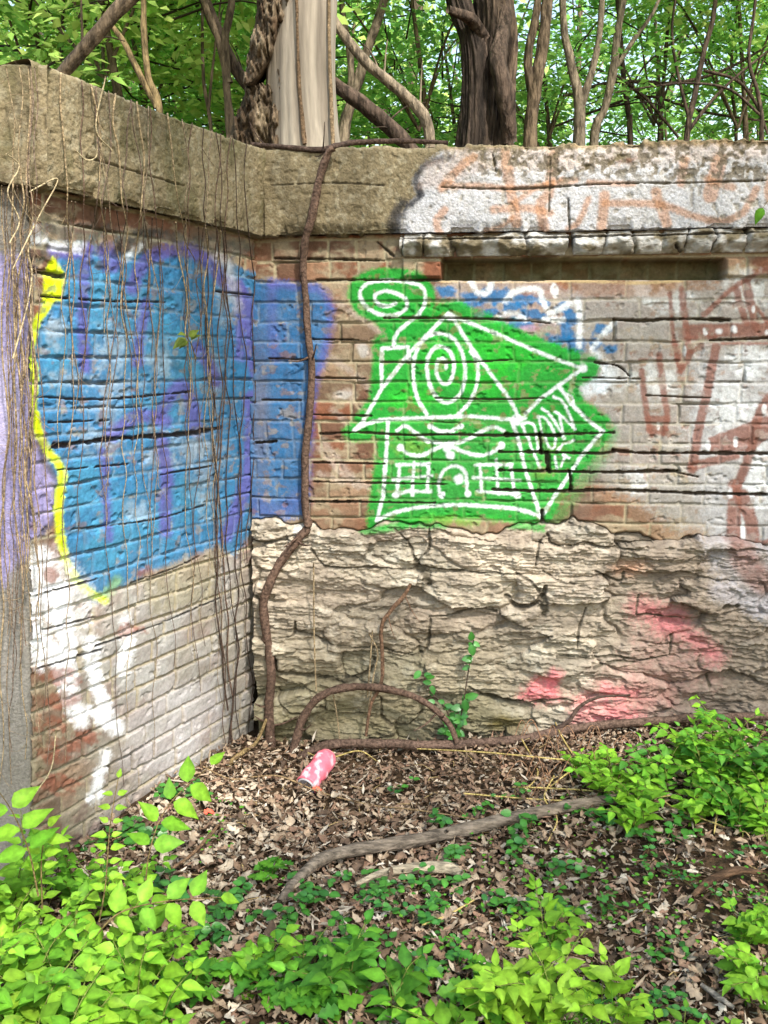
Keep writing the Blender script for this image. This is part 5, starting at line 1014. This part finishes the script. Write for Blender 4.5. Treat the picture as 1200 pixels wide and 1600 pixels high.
def crown_mesh(seed, n, R_, clusters, leafL, cols, flat=.45, name='crown', den=1.):
    rs = np.random.RandomState(seed); mb = MB()
    v = rs.normal(0, 1, (clusters, 3)); v /= np.linalg.norm(v, axis=1)[:, None]; rad = rs.rand(clusters) ** .45
    cc = v * rad[:, None] * np.array(R_)
    per = n // clusters
    for k in range(clusters):
        # a spray: twig with leaves in a flattened fan
        a = rs.uniform(0, 6.28); tw = np.array([math.cos(a), math.sin(a), rs.normal(-.1, .25)]); tw /= np.linalg.norm(tw); L = R_[0] * rs.uniform(.25, .5)
        t = rs.rand(per) ; side = rs.normal(0, .28, per) * L; sdv = np.cross(tw, [0, 0, 1.]); sdv /= np.linalg.norm(sdv)
        p_ = cc[k] + tw * (t * L)[:, None] + sdv * side[:, None] + rs.normal(0, .07 * L, (per, 3)) * [1, 1, 1.3]
        p_[:, 2] -= .25 * np.abs(side)
        d = tw + sdv * np.sign(side)[:, None] * .8 + rs.normal(0, .35, (per, 3)); nn = np.array([0, 0, 1.]) + rs.normal(0, flat, (per, 3))
        d, s_, nn = frame(d, nn); Ls = leafL * rs.uniform(.6, 1.2, per); W = Ls * .5
        V = np.stack([p_, p_ + d * (Ls * .45)[:, None] - s_ * (W / 2)[:, None] + nn * (W * .12)[:, None], p_ + d * Ls[:, None] - nn * (Ls * .12)[:, None], p_ + d * (Ls * .45)[:, None] + s_ * (W / 2)[:, None] + nn * (W * .12)[:, None]], 1)
        q = rs.rand(per, 1); col = (np.array(cols[0]) * (1 - q) + np.array(cols[1]) * q) * rs.uniform(.75, 1.2)
        mb.put(V.reshape(-1, 3), np.arange(per * 4).reshape(-1, 4), np.repeat(col, 4, 0))
        if k % 2 == 0: mb.tube([cc[k] * .6 - [0, 0, .15 * R_[2]], cc[k], cc[k] + tw * L * .8], [.008, .005, .002], 4, 3, TBD, 0, 0)
    return mb.mesh(name, M_canopy, smooth=False)
FG1 = lin((160, 208, 98), .95); FG2 = lin((120, 180, 86), .9); FG3 = lin((206, 228, 126), .95)
CM = [crown_mesh(1001, 3200, (1.5, 1.3, 1.2), 66, .10, (FG1, FG2)), crown_mesh(1002, 2900, (1.4, 1.2, 1.1), 60, .095, (FG1, FG3)), crown_mesh(1003, 1800, (1.5, 1.3, 1.0), 30, .08, (FG2, FG1))]
# big dead trunk (barkless) standing on the wall
b0 = at(472, 228, 4.05); b0[2] = UG; dead = empty('dead_tree', b0, 'big barkless dead trunk with peeling bark standing right behind the wall corner', 'tree')
def blobtube_old(pts, r, sides, seed, col, col2, lob, name, mat, parent, n=10, colf=3.0):
    mb = MB(); P = catmull(pts, n); m = len(P); rr = np.interp(np.linspace(0, 1, m), np.linspace(0, 1, len(r)), r)
    a = np.linspace(0, 2 * math.pi, sides, endpoint=False); T, A = np.meshgrid(P[:, 2], a, indexing='ij'); Rr = rr[:, None] * (1 + lob * 2 * (fbm(np.cos(A) * 2.2 + 9, T * 1.2 + np.sin(A) * 2.2, seed, 4) - .5) + .12 * (fbm(A * 6, T * 3, seed + 1, 3) - .5))
    V = P[:, None] + np.stack([Rr * np.cos(A), Rr * np.sin(A), 0 * A], -1); t = sst(.3, .7, fbm(np.cos(A) * 3 + 9, T * 1.0 + np.sin(A) * colf, seed + 3, 4))[..., None]
    mb.put(V.reshape(-1, 3), gridq(m, sides, wrap=True), (np.array(col) * t + np.array(col2) * (1 - t)).reshape(-1, 3)); return mb.build(name, mat, parent)
def blobtube(pts, r, sides, seed, col, col2, lob, name, mat, parent, n=10, colf=3.0, tf=1.1):
    sides *= 2; n *= 2; mb = MB(); P = catmull(pts, n); m = len(P); rr = np.interp(np.linspace(0, 1, m), np.linspace(0, 1, len(r)), r)
    a = np.linspace(0, 2 * math.pi, sides, endpoint=False); T, A = np.meshgrid(P[:, 2], a, indexing='ij'); ca, sa = np.cos(A), np.sin(A)
    g = fbm(ca * 5 + 9 + sa * 3, sa * 5 + 9 + T * tf, seed + 2, 4); rd = 1 - np.abs(2 * g - 1)
    Rr = rr[:, None] * (1 + lob * 2 * (fbm(ca * 2.2 + 9, T * tf * 1.5 + sa * 2.2, seed, 3) - .5) + lob * .9 * (sst(.5, 1, rd) - .5) * -1 + lob * .5 * (fbm(ca * 9 + sa * 4 + 20, T * 9 + sa * 9, seed + 1, 4) - .5))
    V = P[:, None] + np.stack([Rr * ca, Rr * sa, 0 * A], -1); t = (sst(.3, .7, fbm(ca * 3 + 9, T * .8 + sa * colf, seed + 3, 4)) * (1 - (.3 if name == 'trunk' else .75) * sst(.72, .98, rd)))[..., None]
    mb.put(V.reshape(-1, 3), gridq(m, sides, wrap=True), (np.array(col) * t + np.array(col2) * (1 - t)).reshape(-1, 3)); return mb.build(name, mat, parent)
def tw(px, py, Y=4.05): return at(px, py, Y)
blobtube([tw(478, 245), tw(474, 200), tw(470, 120), tw(472, 40), tw(478, -80), tw(484, -300), tw(490, -600)], [.165, .152, .145, .14, .135, .13, .12], 72, 1100, lin((176, 164, 148), K), lin((146, 134, 120), K), .035, 'trunk', M_deadwood, dead, 14)
def slab(name, outline_l, outline_r, Yf, bulge, seed, col, col2):
    """a curved plate of thick bark: rows run up the plate, columns around it"""
    L_ = catmull(outline_l, 14); Rr = catmull(outline_r, 14); n = min(len(L_), len(Rr)); m = 70; V = []; Cx = []
    for k in range(n):
        row = []
        for q in np.linspace(0, 1, m):
            px = L_[k][0] * (1 - q) + Rr[k][0] * q; py = L_[k][1] * (1 - q) + Rr[k][1] * q
            b_ = bulge * math.sin(math.pi * min(1, max(0, q))) ** .6
            p3 = at(px, py, Yf - b_); row.append(p3)
        V.append(row)
    V = np.array(V); u_ = V[..., 0]; z_ = V[..., 2]; tilt = u_ * .5 + z_
    g = fbm(u_ * 26 + z_ * 6, z_ * 7 - u_ * 3, seed, 5, .6); rd = 1 - np.abs(2 * g - 1); gg = fbm(u_ * 90, z_ * 45, seed + 1, 3)
    V[..., 1] += .045 * sst(.55, 1, rd) - .03 * (gg - .5) - .05 * (fbm(u_ * 9, z_ * 6, seed + 2, 3) - .5)
    t = (sst(.3, .7, fbm(u_ * 14, z_ * 8, seed + 3, 4)) * (1 - .8 * sst(.6, .95, rd)))[..., None]
    bk = V.copy(); bk[..., 1] = Yf + .06
    VV = np.concatenate([V, bk[:, ::-1]], 1); cc_ = np.array(col) * t + np.array(col2) * (1 - t); CC_ = np.concatenate([cc_, cc_[:, ::-1] * .6], 1)
    VV = np.concatenate([VV[:1] * 0 + VV[:1].mean(1, keepdims=True), VV, VV[-1:] * 0 + VV[-1:].mean(1, keepdims=True)], 0); CC_ = np.concatenate([CC_[:1], CC_, CC_[-1:]], 0)
    mb = MB(); mb.put(VV.reshape(-1, 3), gridq(VV.shape[0], VV.shape[1], wrap=True), CC_.reshape(-1, 3)); return mb.build(name, M_bark, dead)
slab('bark_slab', [(350, 236), (356, 205), (366, 175), (376, 150), (384, 132)], [(420, 236), (426, 205), (434, 172), (440, 146), (424, 126)], 4.02, .11, 1110, lin((160, 142, 118), K), lin((84, 68, 52), K))
slab('bark_flange', [(378, 128), (382, 100), (392, 60), (398, 20), (402, -40), (404, -200)], [(400, 124), (428, 84), (440, 50), (462, 10), (478, -50), (486, -200)], 4.0, .12, 1120, lin((156, 138, 114), K), lin((88, 70, 54), K))
slab('bark_flange', [(410, 236), (418, 190), (428, 150), (424, 110), (432, 84)], [(440, 236), (440, 190), (446, 150), (450, 110), (452, 70)], 3.97, .05, 1130, lin((140, 120, 98), K), lin((80, 64, 50), K))
mb = MB(); mb.tube([tw(462, -60, 3.89), tw(465, 60, 3.89), tw(468, 140, 3.90), tw(476, 225, 3.88)], [.007, .006, .008, .010], 8, 8, lin((120, 98, 76), K), .3, 3); mb.build('vine_strand', M_vine, dead)
mb = MB(); mb.tube([tw(516, -80, 3.95), tw(514, 40, 3.95), tw(517, 150, 3.95), tw(521, 235, 3.9)], [.006, .007, .008, .010], 8, 8, lin((150, 128, 100), K), .3, 4); mb.build('vine_strand', M_vine, dead)
# dark double trunk
dk_ = tree('dark_tree', 'thick dark double trunk behind the cap right of the dead tree', [([(765, 228), (768, 150), (775, 60), (772, -40), (768, -250), (770, -600)], [.05, .05, .05, .05, .05, .05]),
     ([(796, 222, -.15), (790, 150, -.22), (778, 90, -.2), (790, 30, -.1), (788, -60, 0)], [.05, .055, .05, .04, .03]), ([(755, 60, -.1), (735, 30, -.2), (700, 15, -.3)], [.04, .035, .02])], TBD, 5.6, seed=1200, sides=20, crown=(CM[2], at(760, -420, 5.9), 1.0, 1.3))
blobtube([at(762, 238, 5.6), at(766, 205, 5.6), at(770, 150, 5.6), at(776, 60, 5.6), at(772, -40, 5.6), at(768, -250, 5.6), at(770, -600, 5.6)], [.15, .13, .115, .11, .11, .10, .09], 64, 1230, lin((118, 100, 84), K), lin((60, 50, 42), K), .26, 'trunk_bark', M_bark, dk_, 14, tf=1.6)
blobtube([at(738, 238, 5.5), at(742, 150, 5.5), at(738, 70, 5.5), at(715, 0, 5.55), at(692, -120, 5.6), at(660, -400, 5.7)], [.085, .075, .07, .065, .06, .05], 48, 1240, lin((90, 76, 66), K), lin((50, 42, 36), K), .26, 'second_trunk', M_bark, dk_, 14, tf=1.6)
# saplings
S = [('slim brown sapling just right of the dark double trunk', 6.0, [([(828, 222), (835, 150), (848, 70), (855, 0), (862, -200)], [.065, .055, .05, .045, .03]), ([(834, 160), (825, 90), (838, 20), (850, -100)], [.04, .035, .03, .02])], TB, (1, 850, -330, .9)),
 ('forked grey sapling right of the slim brown one', 6.2, [([(905, 222), (903, 150), (890, 90), (880, 20), (876, -200)], [.06, .05, .035, .03, .02]), ([(907, 170), (925, 110), (938, 40), (945, -120)], [.035, .03, .025, .02])], TBL, (2, 920, -320, .9)),
 ('sapling with a bend leaning right above the white sprayed cap', 6.6, [([(928, 220), (945, 170), (958, 110), (965, 50), (975, -20), (990, -260)], [.045, .04, .035, .035, .03, .02]), ([(955, 120), (985, 70), (1020, 20), (1045, -40)], [.02, .02, .015, .01])], TBL, (0, 1000, -330, .8)),
 ('thin dark upright sapling with crossed branches near the right', 7.0, [([(1073, 220), (1085, 150), (1100, 80), (1118, 0), (1130, -200)], [.03, .028, .024, .022, .015]), ([(1078, 190), (1060, 120), (1050, 50), (1058, -20)], [.018, .014, .012, .01]), ([(1075, 205), (1110, 160), (1150, 120), (1200, 80)], [.018, .016, .012, .01])], TBD, (2, 1120, -250, .9)),
 ('thin dark sapling at the right edge', 6.8, [([(1190, 220), (1185, 150), (1170, 90), (1180, 0), (1190, -200)], [.02, .02, .016, .014, .01]), ([(1188, 180), (1140, 140), (1080, 130), (1020, 135), (960, 145)], [.012, .012, .01, .008, .006])], TBD, (1, 1230, -150, .9)),
 ('thin sapling behind the right-hand cross branches', 8.0, [([(1030, 225), (1035, 150), (1042, 60), (1050, -50)], [.025, .022, .02, .015]), ([(1032, 200), (1000, 150), (960, 120), (920, 105)], [.014, .012, .01, .008])], TBD, (2, 1030, -60, .8)),
 ('pale twin sapling left of the dark double trunk', 6.0, [([(536, 225), (555, 140), (580, 60), (602, -10), (640, -200)], [.05, .045, .04, .035, .02]), ([(548, 170), (548, 90), (535, 20), (530, -100)], [.03, .028, .025, .02])], TBL, (1, 600, -300, .9)),
 ('sapling leaning left behind the sloping cap', 4.9, [([(360, 215), (355, 140), (352, 60), (362, 0), (370, -200)], [.03, .028, .026, .025, .02]), ([(358, 130), (340, 60), (318, 0), (305, -60)], [.025, .022, .02, .015])], TB, (1, 380, -340, .8)),
 ('forked sapling rising behind the middle of the sloping cap', 4.4, [([(250, 180), (232, 120), (225, 50), (224, -20), (220, -250)], [.022, .02, .018, .017, .012]), ([(246, 168), (215, 110), (190, 60), (160, 25)], [.018, .018, .015, .012])], lin((128, 110, 78), K), (0, 200, -360, .7)),
 ('straight thin sapling behind the cap, between the fork and the dead trunk', 5.2, [([(330, 210), (318, 120), (316, 0), (315, -200)], [.012, .012, .01, .008]), ([(325, 180), (334, 90), (345, 0)], [.01, .008, .006])], TB, (0, 320, -260, .8)),
 ('thin dark sapling at the upper left', 5.6, [([(95, 150), (97, 60), (99, -20), (102, -200)], [.014, .013, .012, .01])], TBD, (1, 60, -220, .9)),
 ('thin sapling at the far right corner with drooping twigs', 8.5, [([(1150, 225), (1142, 120), (1150, 30), (1160, -80)], [.02, .018, .016, .012])], TB, (0, 1180, 60, .7)),
 ('slim sapling in the gap right of the forked grey one', 7.5, [([(985, 225), (975, 130), (968, 40), (960, -60)], [.03, .028, .022, .02]), ([(978, 150), (1010, 100), (1060, 60)], [.012, .01, .008])], TBD, (2, 960, -120, .8))]
for i, (lb, Y, limbs, col, cr_) in enumerate(S):
    tree('sapling', lb, limbs, col, Y, seed=1300 + 10 * i, group='saplings behind the wall', crown=(CM[cr_[0]], at(cr_[1], cr_[2], Y + .3), i * 1.1, cr_[3]))
# leaning branches
def branch(name, label, pts, Y, r, col, seed, twigs=4):
    P3 = [at(q[0], q[1], Y) for q in pts]; mb = MB(); P = mb.tube(P3, r, 10, 8, col, .25, seed, freq=12); q = random.Random(seed)
    for k in range(twigs):
        i = q.randrange(4, len(P) - 2); d = np.array([q.uniform(-1, 1), q.uniform(-.4, .4), q.uniform(-.2, 1)]); L = q.uniform(.1, .4); mb.tube([P[i], P[i] + d * L * .5 + [0, 0, .03], P[i] + d * L], [.006, .002], 5, 4, col, .1, seed)
    o = P[0].copy(); ob = add(name, make_mesh(name, np.vstack(mb.V) - o, np.vstack(mb.Q), M_bark, np.vstack(mb.Cc))); ob.location = o; set_props(ob, label, 'branch')
branch('leaning_branch', 'rough branch leaning up right from the left end of the cap', [(80, 135), (110, 100), (150, 55), (195, 5), (260, -60)], 3.6, [.022, .026, .026, .028, .03], TB, 1501)
branch('leaning_branch', 'curved grey branch swooping down onto the cap right of the dead trunk', [(672, 232), (668, 195), (650, 165), (610, 130), (570, 95), (530, 45), (505, 0), (480, -60)], 4.6, [.028, .028, .026, .026, .024, .024, .02], TBL, 1502)
branch('leaning_branch', 'thick dark branch sagging low behind the cap right of the dead trunk', [(520, 130), (555, 155), (595, 185), (625, 215), (650, 240)], 4.9, [.035, .04, .042, .04, .03], TBD, 1503)
branch('leaning_branch', 'dark branch rising left behind the dead trunk', [(400, 150), (370, 110), (345, 60), (320, 0), (300, -60)], 5.0, [.035, .034, .032, .03, .025], TBD, 1504)
branch('leaning_branch', 'thin dark branch sweeping across the sky gap at the right', [(880, 150), (960, 128), (1050, 130), (1130, 110), (1220, 60)], 7.6, [.012, .014, .014, .012, .008], TBD, 1505, 8)
branch('leaning_branch', 'thin dark branch slanting down to the right above the white sprayed cap', [(950, 110), (1000, 145), (1040, 190), (1060, 215)], 7.4, [.010, .012, .012, .01], TBD, 1506, 6)
branch('leaning_branch', 'arched dark branch above the right end of the cap', [(1100, 110), (1150, 125), (1180, 160), (1200, 210)], 7.2, [.012, .012, .012, .01], TBD, 1507, 5)
branch('leaning_branch', 'slanting dark branch low in the right-hand thicket', [(860, 200), (940, 170), (1010, 150), (1100, 175), (1200, 190)], 8.2, [.010, .012, .012, .01], TBD, 1508, 7)
# bushy understorey trees
GU = 'bushy trees behind the wall'
for i, (px, py, Y, k, sc, rz, lb) in enumerate([
 (30, 60, 6.0, 0, .95, .3, 'dense bushy tree at the upper left corner'), (190, 90, 6.8, 1, 1.0, 1.3, 'bushy tree behind the leaning branch'), (320, 60, 7.6, 0, 1.0, 2.2, 'bushy tree left of the dead trunk'), (120, -40, 5.4, 1, .9, 3.0, 'bright overhanging tree at the upper left'),
 (260, 200, 8.5, 0, 1.0, 4.1, 'low bushy tree behind the sloping cap'), (100, 180, 8.5, 1, 1.0, 5.1, 'low bright tree behind the left end of the cap'), (400, 160, 9.0, 1, 1.0, .7, 'low bushy tree behind the dead trunk'),
 (630, 60, 7.0, 2, .9, 1.9, 'light-leaved tree between the dead trunk and the dark trunk'), (560, 210, 9.5, 1, 1.0, 2.9, 'low tree in the gap right of the dead trunk'), (690, 180, 8.5, 0, .9, 3.9, 'low bushy tree beside the dark double trunk'),
 (830, 110, 8.0, 2, 1.0, 4.9, 'tree with airy foliage right of the dark double trunk'), (890, 215, 10., 0, .9, 5.9, 'low tree behind the forked grey sapling'), (1010, 20, 9.0, 2, 1.0, .2, 'airy tree above the sky gap at the right'), (1140, 40, 8.0, 2, 1.0, 1.2, 'airy tree at the upper right'),
 (1170, 200, 10., 1, .9, 2.2, 'low bright tree at the right end'), (1030, 235, 11., 0, .8, 3.2, 'low tree seen through the right sky gap'), (430, 0, 8.0, 0, 1., 4.2, 'leafy tree above and behind the dead trunk'), (1320, 120, 8.5, 0, 1., 5.2, 'tree just beyond the right edge'), (-120, 120, 6.5, 0, 1., 5.9, 'tree just beyond the left edge'), (760, -60, 8.5, 2, 1., 2.4, 'tree whose foliage hangs over the dark double trunk')]):
    c = at(px, py, Y); tb = c.copy(); tb[0] += .3
    b0 = np.array([tb[0], Y, UG]); root = empty('bushy_tree', b0, lb, 'tree', GU)
    mb = MB(); mb.tube([b0 - [0, 0, .2], b0 + (c - b0) * .5 + [.06, 0, 0], c + [0, 0, .7]], [.035, .025, .010], 8, 6, TB, .2, i)
    for q in range(4): 
        a = q * 1.6 + i; e_ = c + np.array([math.cos(a) * .9, math.sin(a) * .7, .3]) * sc; mb.tube([b0 + (c - b0) * .6, (b0 + (c - b0) * .8 + e_) / 2, e_], [.012, .004], 6, 4, TB, .1, i)
    mb.build('trunk', M_bark, root)
    o = add('crown', CM[k], root); o.location = tuple(c - b0); o.rotation_euler = (0, 0, rz); o.scale = (sc,) * 3
# far woods
mb = MB(); rs = np.random.RandomState(77); nC = 400
for k in range(nC):
    Y = rs.uniform(13, 34); px = rs.uniform(-500, 1700); py = rs.uniform(-250, 235); c = at(px, py, Y)
    hole = fbm(px / 120., py / 90., 88, 3)
    if px > 520 and hole > .41: continue
    if px <= 520 and hole > .62: continue
    per = 80; p_ = c + rs.normal(0, 1, (per, 3)) * [.9, .8, .45] * (Y / 20); d, s_, nn = frame(rs.normal(0, 1, (per, 3)), np.array([0, 0, 1.]) + rs.normal(0, .5, (per, 3))); Ls = rs.uniform(.14, .28, per) * Y / 18
    V = np.stack([p_, p_ + d * (Ls * .5)[:, None] - s_ * (Ls * .28)[:, None], p_ + d * Ls[:, None], p_ + d * (Ls * .5)[:, None] + s_ * (Ls * .28)[:, None]], 1); q = rs.rand(per, 1)
    mb.put(V.reshape(-1, 3), np.arange(per * 4).reshape(-1, 4), np.repeat((FG3 * q + FG1 * (1 - q)) * rs.uniform(.8, 1.15), 4, 0))
o = mb.build('far_woods', M_canopy, None, smooth=False); set_props(o, 'hazy far foliage of the woods behind the saplings', 'woods', None, 'stuff')
for i in range(10):
    rs = np.random.RandomState(1600 + i); px = -60 + i * 134 + rs.uniform(-25, 25); Y = rs.uniform(10, 20); b0 = at(px, 225, Y); b0[2] = UG; r = rs.uniform(.04, .08); lean = rs.uniform(-.8, .8)
    mb = MB(); mb.tube([b0 - [0, 0, .2], b0 + [lean * .3, 0, 2.5], b0 + [lean, 0, 6], b0 + [lean * 1.3, 0, 10]], [r, r * .85, r * .6, r * .3], 8, 6, TB, .2, i)
    for q in range(5):
        t = rs.uniform(1.2, 6); a = rs.uniform(0, 6.28); s0 = b0 + [lean * t / 6, 0, t]; mb.tube([s0, s0 + [math.cos(a) * .6, math.sin(a) * .6, .5], s0 + [math.cos(a) * 1.4, math.sin(a) * 1.4, 1.4]], [r * .35, r * .1], 6, 4, TB, .1, i)
    root = empty('woodland_tree', b0, 'slender trunk far back in the woods, ' + ORD[i] + ' of ten from the left', 'tree', 'slender trunks far back in the woods'); mb.build('trunk', M_bark, root)

# ================================================================== UNSEEN TREE added above the viewer: leaf gaps cut so sun falls in chosen patches
SV = np.array(list(sv))
lit = [(690, 868, 280, 70), (960, 300, 400, 75), (330, 1290, 120, 60), (95, 960, 75, 110), (110, 1470, 230, 130), (860, 1560, 200, 90), (640, 600, 90, 120), (1000, 1190, 150, 50), (60, 180, 140, 40), (1080, 460, 100, 40), (560, 1330, 160, 40)]
rs = np.random.RandomState(4242); cc = []
while len(cc) < 230:
    c = np.array([rs.uniform(-.9, 4.6), rs.uniform(-2.6, 1.6), rs.uniform(4.3, 6.2)]); t = 99.
    for n_, p0 in ((np.array([0, 0, 1.]), np.array([0, 0, .05])), (-nB, A0), (nL, PL(np.array(0.), np.array(1.), np.array(0.)))):
        dn = -SV @ n_
        if abs(dn) > 1e-4:
            tt = ((p0 - c) @ n_) / dn
            if tt > 0: t = min(t, tt)
    hp = c - SV * t; hx, hy = proj(hp)
    if any(((hx - a) / rx) ** 2 + ((hy - b) / ry) ** 2 < 1 for a, b, rx, ry in lit): continue
    cc.append(c)
b0 = np.array([3.0, -2.2, 0.0]); ov = empty('added_shade_tree', b0, 'unseen leafy tree added behind the viewer to dapple the sun on the walls', 'tree')
mb = MB(); mb.tube([b0 - [0, 0, .2], b0 + [-.1, .1, 1.8], b0 + [-.4, .5, 3.6], b0 + [-.8, 1.2, 5.2], b0 + [-1.0, 1.6, 6.4]], [.18, .15, .12, .07, .03], 12, 8, TB, .2, 9)
for k in range(9):
    e_ = cc[k * 15]; s0 = b0 + [-.5, .6, 3.4 + .2 * k]; mb.tube([s0, (s0 + e_) / 2 + [0, 0, .25], e_], [.035, .008], 7, 6, TB, .2, k)
mb.build('trunk', M_bark, ov)
mb = MB()
for c in cc:
    per = 48; p_ = c + rs.normal(0, 1, (per, 3)) * [.17, .17, .12]; d, s_, nn = frame(rs.normal(0, 1, (per, 3)) * [1, 1, .3], np.array([0, 0, 1.]) + rs.normal(0, .5, (per, 3))); Ls = rs.uniform(.06, .10, per); W = Ls * .6
    V = np.stack([p_, p_ + d * (Ls * .45)[:, None] - s_ * (W / 2)[:, None], p_ + d * Ls[:, None], p_ + d * (Ls * .45)[:, None] + s_ * (W / 2)[:, None]], 1); mb.put(V.reshape(-1, 3), np.arange(per * 4).reshape(-1, 4), FG1)
    mb.tube([c - [.15, .1, .1], c, c + [.15, .12, .05]], [.006, .003], 4, 3, TB, 0, 0)
mb.build('crown', M_canopy, ov, smooth=False)
